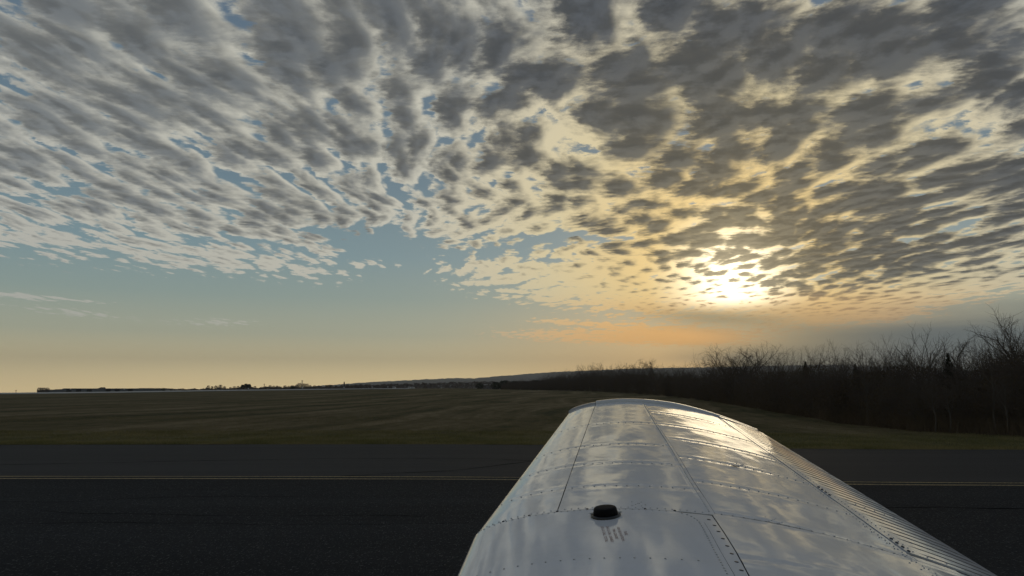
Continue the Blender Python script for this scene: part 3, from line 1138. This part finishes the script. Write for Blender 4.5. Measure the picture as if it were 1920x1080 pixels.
ms = empty('mast', tuple(at(572.8, 520)))
k = 520 / FPX
tag(ms, 'thin lattice mast with a lamp head above the far trees', 'mast')
hm = (730 - 713.8) * k + EYE - ms.location.z
for sx, sy in ((-1, -1), (1, -1), (0, 1)):
    bx('leg', M_STEEL, ms, sx * 0.28 - 0.06, sx * 0.28 + 0.06, sy * 0.28 - 0.06, sy * 0.28 + 0.06, -0.5, hm * 0.93)
for j in range(8):
    bx('brace', M_STEEL, ms, -0.34, 0.34, -0.26, -0.2, hm * 0.1 * (j + 1) - 0.03, hm * 0.1 * (j + 1) + 0.03)
bx('lamp_head', M_ROOF, ms, -0.55, 0.55, -0.4, 0.4, hm * 0.932, hm)
pl = empty('utility_pole', tuple(at(503, 540)))
tag(pl, 'short utility pole with a crossarm left of the mast', 'pole')
bx('post', M_BARK, pl, -0.15, 0.15, -0.15, 0.15, -0.4, (730 - 719.5) * 540 / FPX + EYE - pl.location.z)
hp = (730 - 720.2) * 540 / FPX + EYE - pl.location.z
bx('crossarm', M_BARK, pl, -0.9, 0.9, -0.25, -0.155, hp - 0.15, hp)
pl2 = empty('utility_pole', tuple(at(46, 420)))
tag(pl2, 'thin pole alone near the left edge, left of the warehouse', 'pole')
hp = (730 - 731.2) * 420 / FPX + EYE - pl2.location.z
bx('post', M_BARK, pl2, -0.09, 0.09, -0.09, 0.09, -0.4, hp)
bx('crossarm', M_BARK, pl2, -0.6, 0.6, -0.2, -0.095, hp - 0.35, hp - 0.2)

fs = empty('long_shed', tuple(at(912, 840)))
k = 840 / FPX
tag(fs, 'long pale shed roof among the far trees below the ridge', 'shed')
z0 = (730 - 720.6) * k + EYE - fs.location.z
bx('wall', M_SHED, fs, -12 * k, 11.5 * k, 0, 9, -1, z0 - 0.6)
bx('roof', M_WHITE, fs, -12.3 * k, 11.8 * k, -0.5, 9.4, z0 - 0.596, z0 + 0.2)


def vehicle(px, D, label, w, L):
    p = at(px, D)
    r = empty('parked_van', tuple(p))
    prof_ = [(0, 0.35), (L, 0.35), (L, 1.0), (L * 0.86, 1.15), (L * 0.72, 1.9), (0.12, 1.95), (0, 1.7)]
    V = []
    for xx in (-w / 2, w / 2):
        V += [(xx, a, b) for a, b in prof_]
    m = len(prof_)
    F = [tuple(range(m)), tuple(range(2 * m - 1, m - 1, -1))] + [((i + 1) % m, i, m + i, m + (i + 1) % m) for i in range(m)]
    link('body', mesh_data('body', V, F), M_WHITE, r)
    bx('rear_window', M_GLASS, r, -w * 0.38, w * 0.38, 0.0, 0.06, 1.15, 1.6)
    for sx in (-1, 1):
        for yy in (0.18, 0.80):
            wh = lathe('wheel', [(0.05, -0.1), (0.34, -0.1), (0.34, 0.1), (0.05, 0.1)], 12, M_BLK, r)
            wh.location = (sx * (w / 2 - 0.08), yy * L, 0.34)
            wh.rotation_euler = (0, math.pi / 2, 0)
    tag(r, label, 'van')


vehicle(770.3, 600, 'left of two white vans side by side at the far field edge', 1.95, 4.6)
vehicle(776.8, 604, 'right of two white vans side by side at the far field edge', 1.95, 4.8)
vehicle(742, 590, 'white van parked alone where the pale runway strip ends', 1.9, 4.4)

# runway edge lights
for px, lab in ((574, 'below the mast'), (650, 'below the dark tower'), (702, 'where the far trees grow lower'), (731, 'nearest the white vans'), (474, 'below the three pines')):
    p = at(px, 262)
    r = empty('runway_light', tuple(p))
    lathe('base', [(0.16, -0.1), (0.16, 0.06), (0.05, 0.09), (0.05, 0.50)], 10, M_STEEL, r)
    lathe('lens', [(0.10, 0.502), (0.19, 0.56), (0.19, 0.72), (0.08, 0.86)], 10, M_WHITE, r)
    tag(r, 'small white runway edge light on the pale strip, %s' % lab, 'runway light')
print('bushes', nb, 'trees', nt_)

# ------------------------------------------------------------------ the aeroplane's wing
# one frame for the whole wing: t runs aft along the chord, s outboard along the span, n up out of the skin
W_O = np.array([-0.1165, 2.3981, -0.7771])
_yaw, _dih, _inc = 0.2493, 0.0049, 0.0481


def _rot():
    ca, sa, cb, sb, cc, sc = math.cos(_yaw), math.sin(_yaw), math.cos(_dih), math.sin(_dih), math.cos(_inc), math.sin(_inc)
    Rz = np.array([[ca, sa, 0], [-sa, ca, 0], [0, 0, 1]])
    Rx = np.array([[1, 0, 0], [0, cb, -sb], [0, sb, cb]])
    Ry = np.array([[cc, 0, sc], [0, 1, 0], [-sc, 0, cc]])
    T = np.array([[1, 0, 0], [0, CP, -SP], [0, SP, CP]])      # nose-up of the view the wing was measured in
    return T @ Rz @ Rx @ Ry, T


W_R, _T = _rot()
W_P = _T @ W_O + np.array([0, 0, EYE])
S_TIP, S_ROOT = 2.311, -1.9


def chord_at(s):
    s = np.asarray(s, float)
    si = np.maximum(s, -1.0)
    return np.where(s >= 0, -0.0497 * s, -0.1531 * si), np.where(s >= 0, 1.6 - 0.2182 * s, 1.6 - 0.321 * si)


def thick_at(u):
    u = np.clip(u, 0, 1)
    return 0.1111 * np.sqrt(u) * (1 - u) + 0.2445 * u * (1 - u) - 0.0352 * u * u * (1 - u)


def W_local(s, u, n=0.0, lower=False):
    s, u = np.broadcast_arrays(np.asarray(s, float), np.asarray(u, float))
    le, c = chord_at(s)
    low = (u < 0) | lower
    au = np.abs(u)
    z = c * thick_at(au)
    z = np.where(low, -0.45 * z, z)
    # outward normal of the section
    e = 1e-4
    dz = (thick_at(np.minimum(au + e, 1)) - thick_at(np.maximum(au - e, 0))) / (np.minimum(au + e, 1) - np.maximum(au - e, 0))
    sg = np.where(low, -0.45, 1.0)
    nx, nz = -dz * np.where(low, 0.45, 1.0), np.where(low, -1.0, 1.0)
    L = np.hypot(nx, nz)
    return np.stack([le + c * au + nx / L * n, s, z + nz / L * n], -1)


def W(s, u, n=0.0, lower=False):
    return W_local(s, u, n, lower)


wing = empty('airplane_wing')
wing.matrix_world = Matrix(((W_R[0, 0], W_R[0, 1], W_R[0, 2], W_P[0]), (W_R[1, 0], W_R[1, 1], W_R[1, 2], W_P[1]),
                            (W_R[2, 0], W_R[2, 1], W_R[2, 2], W_P[2]), (0, 0, 0, 1)))
tag(wing, 'glossy white riveted wing of a small airplane reaching out over the taxiway', 'airplane wing')


def white_paint(b):
    p = objpos()
    d1 = noise(mulv(p, (1.2, 6, 1)), 1.0, 5, 0.65)
    d2 = noise(p, 30.0, 4, 0.7)
    dirt = sstep(d1 * 0.7 + d2 * 0.4, 0.50, 0.78)
    set_in(b, 'Base Color', mixc(dirt * 0.45, (0.86, 0.86, 0.855), (0.72, 0.71, 0.68)))
    set_in(b, 'Roughness', dirt * 0.06 + 0.085)
    b.inputs['Coat Weight'].default_value = 0.4
    b.inputs['Coat Roughness'].default_value = 0.045
    b.inputs['Coat IOR'].default_value = 1.6
    bump(b, noise(mulv(p, (1.0, 0.45, 1.0)), 20.0, 3, 0.55), 0.10, 0.006)


M_WING = material('white_aircraft_paint', rough=0.09, spec=0.5, fn=white_paint)
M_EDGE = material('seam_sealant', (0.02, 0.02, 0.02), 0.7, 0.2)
M_RIV = material('painted_rivet', (0.50, 0.49, 0.47), 0.28, 0.5, 0.0)
M_SCREW = material('dark_screw', (0.035, 0.035, 0.038), 0.45, 0.5)
M_CAP = material('black_cap_plastic', (0.006, 0.005, 0.005), 0.65, 0.12)
M_INK = material('faded_placard_ink', (0.22, 0.09, 0.08), 0.6, 0.3)

RIB_L = [1.57, 1.014, 0.644, 0.291]
RIB_R = [1.955, 1.573, 1.195, 0.808, 0.419, 0.032]
AFT = ([-2.0, -0.48, -0.32, -0.15, 0.04, 0.39, 0.9, 1.46, 2.32], [0.31, 0.405, 0.419, 0.432, 0.445, 0.438, 0.433, 0.420, 0.403])
TNK = ([-2.0, -0.48, -0.32, -0.15, -0.08, -0.06, -0.04, -0.02, -0.005, 0.006], [0.30, 0.386, 0.396, 0.409, 0.4135, 0.412, 0.409, 0.403, 0.392, 0.372])


def u_spar(s): return np.interp(s, *AFT)
def u_tank(s): return np.interp(s, *TNK)
def u_seam(s): return np.interp(s, [0.0, 2.31], [0.159, 0.146])


def ripples(s, u, ribs, seed, amp=1.0, bays=True):
    """Skin that is not quite flat: bays pillow between the ribs, rivets pull it in."""
    le, c = chord_at(s)
    t = le + c * np.abs(u)
    r = np.random.default_rng(seed)
    n = vnoise(s * 3.1 + seed, t * 5.0, seed) * 0.0011 + vnoise(s * 8 + t * 3, t * 15 + seed, seed + 1) * 0.00062
    n = n + vnoise(s * 21 + t * 9, t * 34 + seed, seed + 2) * 0.00013
    R = sorted(set([-0.9, -0.43, 0.0, 2.311] + list(ribs)))
    if bays:
        for a, b in zip(R[:-1], R[1:]):
            x = (s - a) / (b - a)
            ins = (x > 0) & (x < 1)
            A = r.uniform(-1, 1) * 0.0011
            B = r.uniform(-1, 1) * 0.0008
            n = n + np.where(ins, np.sin(np.pi * np.clip(x, 0, 1)) ** 2 * (A * np.sin(np.pi * 3.1 * t + r.uniform(0, 3)) + B * np.sin(np.pi * 7 * t + r.uniform(0, 6))), 0)
    for q in ribs:
        g = np.exp(-((s - q) / 0.016) ** 2)
        n = n - g * (0.00030 + 0.00022 * np.cos(2 * np.pi * t / 0.037))
        n = n + 0.00035 * np.exp(-((s - q - 0.035) / 0.018) ** 2) + 0.00025 * np.exp(-((s - q + 0.04) / 0.02) ** 2)
    return n * amp


def dimples(s, u, u0, s0, s1, pitch=0.021, d=0.00016, w=0.012):
    """A row of flush rivets along the span: shallow dents."""
    le, c = chord_at(s)
    x = (np.abs(u) - u0(s)) * c
    k = np.clip((s - s0) / 0.02, 0, 1) * np.clip((s1 - s) / 0.02, 0, 1)
    return -d * k * np.exp(-(x / w) ** 2) * (0.5 + 0.5 * np.cos(2 * np.pi * s / pitch))


def panel(name, s, K, ufun, nfun, mat=M_WING, thick=0.0012, lift=0.0, lower=False, parent=wing):
    """Sheet over the grid s x K (K in 0..1 across, mapped to chord by ufun) with a folded-down edge."""
    SS, KK = np.meshgrid(s, K, indexing='ij')
    UU = ufun(SS, KK)
    N = nfun(SS, UU) + lift
    P = W_local(SS, UU, N, lower)
    n, m = SS.shape
    Q = W_local(SS, UU, N - thick, lower)
    per = [(i, 0) for i in range(n)] + [(n - 1, j) for j in range(1, m)] + [(i, m - 1) for i in range(n - 2, -1, -1)] + [(0, j) for j in range(m - 2, 0, -1)]
    pi_ = np.array([i * m + j for i, j in per])
    pv_ = np.concatenate([P.reshape(-1, 3), P.reshape(-1, 3)[pi_], Q.reshape(-1, 3)[pi_]])
    L = len(per)
    b = n * m
    a = np.arange(L)
    rim = np.stack([b + a, b + L + a, b + L + (a + 1) % L, b + (a + 1) % L], -1)
    F = np.concatenate([grid_faces(n, m), rim[:, ::-1]])
    if lower:
        F = F[:, ::-1]
    me = mesh_data(name, pv_, F, True)
    return link(name, me, mat, parent)


def lerp_u(f0, f1):
    def fn(s, k):
        a = f0(s) if callable(f0) else f0
        b = f1(s) if callable(f1) else f1
        return a + (b - a) * k
    return fn


G = 0.0010                                            # half gap at the seams, in chord fractions
s_out = np.arange(0.012, S_TIP - 0.003, 0.0055)
kk = np.linspace(0, 1, 90)


def nose_u(f):
    def fn(s, k):
        top = f(s) if callable(f) else f
        v = -math.sqrt(0.20) + (np.sqrt(top) + math.sqrt(0.20)) * k
        return np.sign(v) * v * v
    return fn


panel('leading_edge_skin', s_out, np.linspace(0, 1, 110), nose_u(lambda s: u_seam(s) - G),
      lambda s, u: np.where(u > 0.004, (ripples(s, u, RIB_L, 101, 0.9) + dimples(s, u, lambda q: u_seam(q) - 0.007, 0.0, 1.6)) * np.clip(u / 0.03, 0, 1), 0))
panel('forward_skin', s_out, kk, lerp_u(lambda s: u_seam(s) + G, lambda s: u_spar(s) + 0.004),
      lambda s, u: ripples(s, u, RIB_L, 131) + dimples(s, u, lambda q: q * 0 + 0.288, 0.02, 1.9)
      + 0.0012 * np.clip((u - u_spar(s) + 0.010) / 0.002, 0, 1), thick=0.0016)
panel('rear_skin', np.arange(0.034, S_TIP - 0.003, 0.0055), kk, lerp_u(lambda s: u_spar(s) + 0.0052, lambda s: 0.7885 + 0 * s),
      lambda s, u: ripples(s, u, RIB_R, 161, 1.15) + dimples(s, u, lambda q: q * 0 + 0.600, 0.05, 1.2))
panel('rear_skin', np.arange(S_ROOT, 0.031, 0.008), kk, lerp_u(lambda s: u_spar(s) + 0.0014, lambda s: 0.862 + 0 * s),
      lambda s, u: ripples(s, u, [-0.36, -0.8], 171, 0.9) + dimples(s, u, lambda q: q * 0 + 0.60, -0.7, 0.02))
panel('flap_shroud', np.linspace(0.0335, 0.072, 8), np.linspace(0, 1, 12), lerp_u(0.7895, 0.862), lambda s, u: 0 * s, thick=0.002)
tank_s = np.concatenate([np.arange(S_ROOT, -0.1, 0.0075), np.arange(-0.1, 0.0065, 0.003)])
panel('fuel_tank_cover', tank_s, np.linspace(0, 1, 150), nose_u(lambda s: u_tank(s)),
      lambda s, u: np.where(u > 0.004, (ripples(s, u, [], 191, 0.28, False) + sum(dimples(s, u, (lambda q, c_=c_: q * 0 + c_), -0.9, -0.02, 0.0195, 0.00022, 0.010)
                                                                                   for c_ in (0.150, 0.196, 0.305, 0.352))) * np.clip(u / 0.03, 0, 1), 0),
      thick=0.002, lift=0.0012)
panel('spar_strip', tank_s, np.linspace(0, 1, 10), lerp_u(lambda s: u_tank(s) + 0.0012, lambda s: u_spar(s) - 0.0004),
      lambda s, u: 0 * s, lift=-0.0004)
panel('underside_skin', np.linspace(S_ROOT, S_TIP - 0.003, 60), np.linspace(0, 1, 20), lerp_u(0.203, 0.985), lambda s, u: 0 * s, lower=True)
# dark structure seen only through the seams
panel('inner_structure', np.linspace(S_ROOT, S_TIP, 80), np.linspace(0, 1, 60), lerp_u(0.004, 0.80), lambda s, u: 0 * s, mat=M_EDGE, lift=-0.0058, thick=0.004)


cs_k = np.concatenate([[0, 0.02, 0.05], np.linspace(0.1, 1, 22)])
ail = panel('aileron', np.arange(0.098, 2.262, 0.008), cs_k, lerp_u(0.7915, 0.998),
            lambda s, u: vnoise(s * 9, u * 14, 5) * 0.0005, lift=0.0022, thick=0.006)
flp = panel('flap', np.arange(S_ROOT, 0.092, 0.008), cs_k, lerp_u(0.835, 0.998),
            lambda s, u: vnoise(s * 9, u * 14, 6) * 0.0004, lift=-0.0035, thick=0.004)
M_BEAD = material('dark_bead_paint', (0.085, 0.07, 0.06), 0.55, 0.3)  # even dark brown over each whole bead, set against the white skin


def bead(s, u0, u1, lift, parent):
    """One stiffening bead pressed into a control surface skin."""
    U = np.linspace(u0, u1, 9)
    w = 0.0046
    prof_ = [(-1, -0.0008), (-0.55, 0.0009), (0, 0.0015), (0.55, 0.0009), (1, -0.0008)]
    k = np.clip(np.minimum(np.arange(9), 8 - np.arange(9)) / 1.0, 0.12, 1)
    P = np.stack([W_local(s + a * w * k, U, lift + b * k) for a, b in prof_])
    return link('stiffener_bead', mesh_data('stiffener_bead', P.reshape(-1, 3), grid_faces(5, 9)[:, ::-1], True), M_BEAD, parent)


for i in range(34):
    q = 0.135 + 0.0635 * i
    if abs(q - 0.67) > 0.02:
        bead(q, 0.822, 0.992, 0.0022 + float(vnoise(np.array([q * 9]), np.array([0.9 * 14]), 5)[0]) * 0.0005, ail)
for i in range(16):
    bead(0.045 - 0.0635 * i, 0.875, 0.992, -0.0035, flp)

# wing tip fairing with a raised joint, and the clear light cover in its nose
def tip_sheet(name, u0, u1, mat, lift, nu=120):
    a = np.linspace(0, 1, 26)
    v = np.linspace(math.copysign(math.sqrt(abs(u0)), u0), math.copysign(math.sqrt(abs(u1)), u1), nu)
    U = np.sign(v) * v * v
    AA, UU = np.meshgrid(a, U, indexing='ij')
    bow = 0.16 * np.sqrt(np.clip(1 - (2 * np.abs(UU) - 0.86) ** 2 * 0.55, 0.05, 1))
    ss = S_TIP + 0.011 + bow * np.sin(AA * math.pi / 2)
    P = W_local(np.full_like(ss, S_TIP), UU, lift * np.clip(np.abs(UU) / 0.004, 0.3, 1) * np.clip((1 - np.abs(UU)) / 0.45, 0, 1))
    P[..., 1] = ss
    k = np.cos(AA * math.pi / 2) ** 0.75
    zc = -0.012
    P[..., 2] = zc + (P[..., 2] - zc) * k
    P0 = P[:1].copy()
    P0[..., 2] -= (0.03 if u1 > 0 else -0.004) * np.clip((1 - np.abs(UU[:1])) / 0.35, 0, 1)
    P = np.concatenate([P0, P])
    return link(name, mesh_data(name, P.reshape(-1, 3), grid_faces(*P.shape[:2]), True), mat, wing)


tip_sheet('wing_tip', 0.148, 0.995, M_WING, 0.017)
panel('tip_closure', np.linspace(2.268, 2.316, 6), np.linspace(0, 1, 16), lerp_u(0.793, 0.992), lambda s, u: 0.006 * np.clip((1 - u) / 0.16, 0, 1), lift=0.0, thick=0.003)
tip_sheet('wing_tip_underside', -0.995, -0.004, M_WING, 0.004)
M_LENS = material('clear_light_cover', (0.55, 0.55, 0.54), 0.06, 0.7)
tip_sheet('tip_light_cover', -0.0036, 0.144, M_LENS, 0.011, 40)

# rivets
RV_, RF_ = [], []
DV_, DF_ = [], []


def stud(V, F, s, u, r, h, lift=0.0008, seg=6):
    p = W_local(s, u, lift)
    a = W_local(s + 0.002, u, lift) - p
    b = W_local(s, u + 0.0015, lift) - p
    a /= np.linalg.norm(a)
    b /= np.linalg.norm(b)
    nn = np.cross(b, a)
    if nn[2] < 0:
        nn = -nn
    k = len(V)
    r, h = r * 0.78, h * 0.75
    for rr, hh in ((r, -0.001), (r * 0.92, h * 0.55), (r * 0.45, h)):
        for i in range(seg):
            t = 2 * math.pi * i / seg
            V.append(p + (a * math.cos(t) + b * math.sin(t)) * rr + nn * hh)
    for j in range(2):
        for i in range(seg):
            F.append((k + j * seg + i, k + j * seg + (i + 1) % seg, k + (j + 1) * seg + (i + 1) % seg, k + (j + 1) * seg + i))
    F.append(tuple(k + 2 * seg + i for i in range(seg)))


def row(pts, pitch, r, h, V=RV_, F=RF_, lift=0.0008, skip=()):
    """Rivets every pitch metres along a line given as (s, u) points."""
    P = np.array([W_local(a, b) for a, b in pts])
    d = np.concatenate([[0], np.cumsum(np.linalg.norm(np.diff(P, axis=0), axis=1))])
    q = np.arange(pitch * 0.5, d[-1], pitch)
    q = q + rng.normal(0, pitch * 0.03, len(q))
    for a, b in zip(np.interp(q, d, [x for x, _ in pts]), np.interp(q, d, [x for _, x in pts])):
        if not any(lo < b < hi for lo, hi in skip):
            stud(V, F, float(a), float(b), r, h, lift)


def line_u(s, u0, u1, n=40):
    return [(s, u0 + (u1 - u0) * (i / n) ** 1.5) for i in range(n + 1)]


for q in RIB_L:
    row(line_u(q, 0.006, 0.425), 0.037, 0.0036, 0.0016, skip=((0.147, 0.163),))
for q in RIB_R:
    row(line_u(q, 0.452, 0.772), 0.031, 0.0033, 0.0016)
row(line_u(0.027, 0.004, 0.44, 60), 0.0215, 0.0031, 0.0015)
row(line_u(0.0015, 0.004, 0.372, 60), 0.0195, 0.0032, 0.0015, lift=0.0022)
row(line_u(-0.415, 0.03, 0.372), 0.037, 0.0036, 0.0016, lift=0.0022)
row([(a, b - 0.0085) for a, b in zip(TNK[0][::-1], TNK[1][::-1])][1:], 0.0185, 0.0033, 0.0017, lift=0.0022)
row([(a, float(u_spar(a)) - 0.0045) for a in np.linspace(0.03, 2.30, 60)], 0.0185, 0.0032, 0.0019, lift=0.0015)
row([(a, 0.777) for a in np.linspace(-1.6, 2.27, 40)], 0.026, 0.0026, 0.0014)
row([(a, 0.770) for a in np.linspace(-1.6, 0.30, 20)], 0.05, 0.0026, 0.0014)
row([(a, 0.8085) for a in np.linspace(0.11, 2.25, 40)], 0.030, 0.0026, 0.0014, lift=0.0032)
row([(0.115, 0.815 + 0.17 * i / 10) for i in range(11)], 0.05, 0.0026, 0.0014, lift=0.0032)
row([(0.67, 0.82 + 0.16 * i / 10) for i in range(11)], 0.033, 0.0026, 0.0014, lift=0.0032)
row([(-0.02 - 0.9 * i / 20, 0.752) for i in range(21)], 0.045, 0.0028, 0.0014)
# clusters round the hinge brackets and the rib feet
for s0, u0 in ((0.05, 0.545), (0.83, 0.60), (0.055, 0.30)):
    for i in range(8):
        stud(RV_, RF_, s0 + 0.014 * (i % 4) - 0.01, u0 + 0.011 * (i // 4) + 0.007 * (i % 3), 0.0029, 0.0015)
riv = link('rivets', mesh_data('rivets', np.array(RV_), RF_, True), M_RIV, wing)
riv['kind'] = 'stuff'
# dark screws: the tank cover's big screws and the hinge bolts
row([(a, (float(u_tank(a)) + float(u_spar(a))) / 2 + 0.004) for a in np.linspace(-0.012, -1.7, 60)], 0.060, 0.0070, 0.0012, DV_, DF_, 0.0)
row(line_u(0.0135, 0.03, 0.40, 60), 0.088, 0.0058, 0.0026, DV_, DF_, 0.001)
for s0 in (0.79, 0.215):
    for i in range(4):
        stud(DV_, DF_, s0 - 0.035 * i, 0.797, 0.0062, 0.004, 0.003)
scr = link('screws', mesh_data('screws', np.array(DV_), DF_, True), M_SCREW, wing)
scr['kind'] = 'stuff'
# little oval drain vent on the rear skin
V, F = [], []
for i in range(14):
    t = 2 * math.pi * i / 14
    for rr, hh in ((1.0, 0.0004), (0.8, 0.0022), (0.3, 0.0026)):
        V.append(W_local(0.785 + 0.006 * rr * math.sin(t), 0.585 + 0.012 * rr * math.cos(t), 0.0008 + hh))
for i in range(14):
    j = (i + 1) % 14
    F += [(i * 3, j * 3, j * 3 + 1, i * 3 + 1), (i * 3 + 1, j * 3 + 1, j * 3 + 2, i * 3 + 2)]
F.append(tuple(i * 3 + 2 for i in range(14)))
link('vent_cover', mesh_data('vent_cover', np.array(V), F, True), M_SCREW, wing)

# fuel cap
CAP_S, CAP_U = -0.062, 0.247
cp_ = W_local(CAP_S, CAP_U, 0.001)
ca_ = W_local(CAP_S + 0.01, CAP_U, 0.001) - cp_
cb_ = W_local(CAP_S, CAP_U + 0.006, 0.001) - cp_
ca_ /= np.linalg.norm(ca_)
cb_ /= np.linalg.norm(cb_)
cn_ = np.cross(cb_, ca_)
capm = Matrix(((cb_[0], ca_[0], cn_[0], cp_[0]), (cb_[1], ca_[1], cn_[1], cp_[1]), (cb_[2], ca_[2], cn_[2], cp_[2]), (0, 0, 0, 1)))
cap = lathe('fuel_cap', [(0.0380, 0.004), (0.0376, 0.009), (0.0366, 0.018), (0.0354, 0.0232), (0.0330, 0.0264), (0.028, 0.0278), (0.012, 0.0282)], 40, M_CAP, wing)
cap.matrix_local = capm @ Matrix.Scale(0.93, 4)
M_RIM = material('black_cap_rim', (0.02, 0.021, 0.023), 0.25, 0.6)
rim = lathe('cap_rim', [(0.0475, -0.001), (0.0473, 0.0035), (0.0458, 0.0064), (0.0440, 0.0072), (0.0412, 0.0064), (0.0405, 0.0050), (0.0390, 0.0050)], 40, M_RIM, cap)
for i in range(2):
    bm = bmesh.new()
    bmesh.ops.create_cube(bm, size=1.0)
    for v in bm.verts:
        v.co = Vector((v.co.x * 0.013, v.co.y * 0.007, v.co.z * 0.005 + 0.0085)) + Vector(((-0.0445, 0.0445)[i], 0.004, 0))
    bmesh.ops.bevel(bm, geom=bm.edges[:], offset=0.0012, segments=2, affect='EDGES')
    me = bpy.data.meshes.new('cap_latch')
    bm.to_mesh(me)
    bm.free()
    link('cap_latch', me, material('bright_latch', (0.75, 0.74, 0.72), 0.25, 0.6) if i == 0 else bpy.data.materials['bright_latch'], cap)

# printed placard aft of the cap: lines run along the span, the first one farthest aft
def text_mesh(body, size):
    cu = bpy.data.curves.new('placard_text', 'FONT')
    cu.body = body
    cu.size = size
    cu.align_x = 'CENTER'
    to = bpy.data.objects.new('placard_text', cu)
    C.objects.link(to)
    dg = bpy.context.evaluated_depsgraph_get()
    me = bpy.data.meshes.new_from_object(to.evaluated_get(dg))
    bpy.data.objects.remove(to)
    return me


PL = [('FUEL', 0.0), ('100/130 AVIATION', 1.15), ('MIN. GRADE', 2.3), ('24 U.S. GAL. USABLE', 3.45), ('25 U.S. GAL. TOTAL', 4.6)]
TS = 0.0102
PLV, PLF = [], []
for txt, off in PL:
    me = text_mesh(txt, TS)
    b0 = len(PLV)
    for v in me.vertices:
        # reading direction runs inboard (towards the cabin), tops of the letters point aft
        s = -0.232 - v.co.x * 1.45 + (0.004 if off == 0 else 0)
        u = 0.2665 - off * TS * 1.18 / 1.62 + v.co.y / 1.62
        PLV.append(W_local(s, u, 0.0026))
    for p in me.polygons:
        PLF.append(tuple(b0 + i for i in p.vertices))
    bpy.data.meshes.remove(me)
plc = link('placard', mesh_data('placard', np.array(PLV), PLF), M_INK, wing)
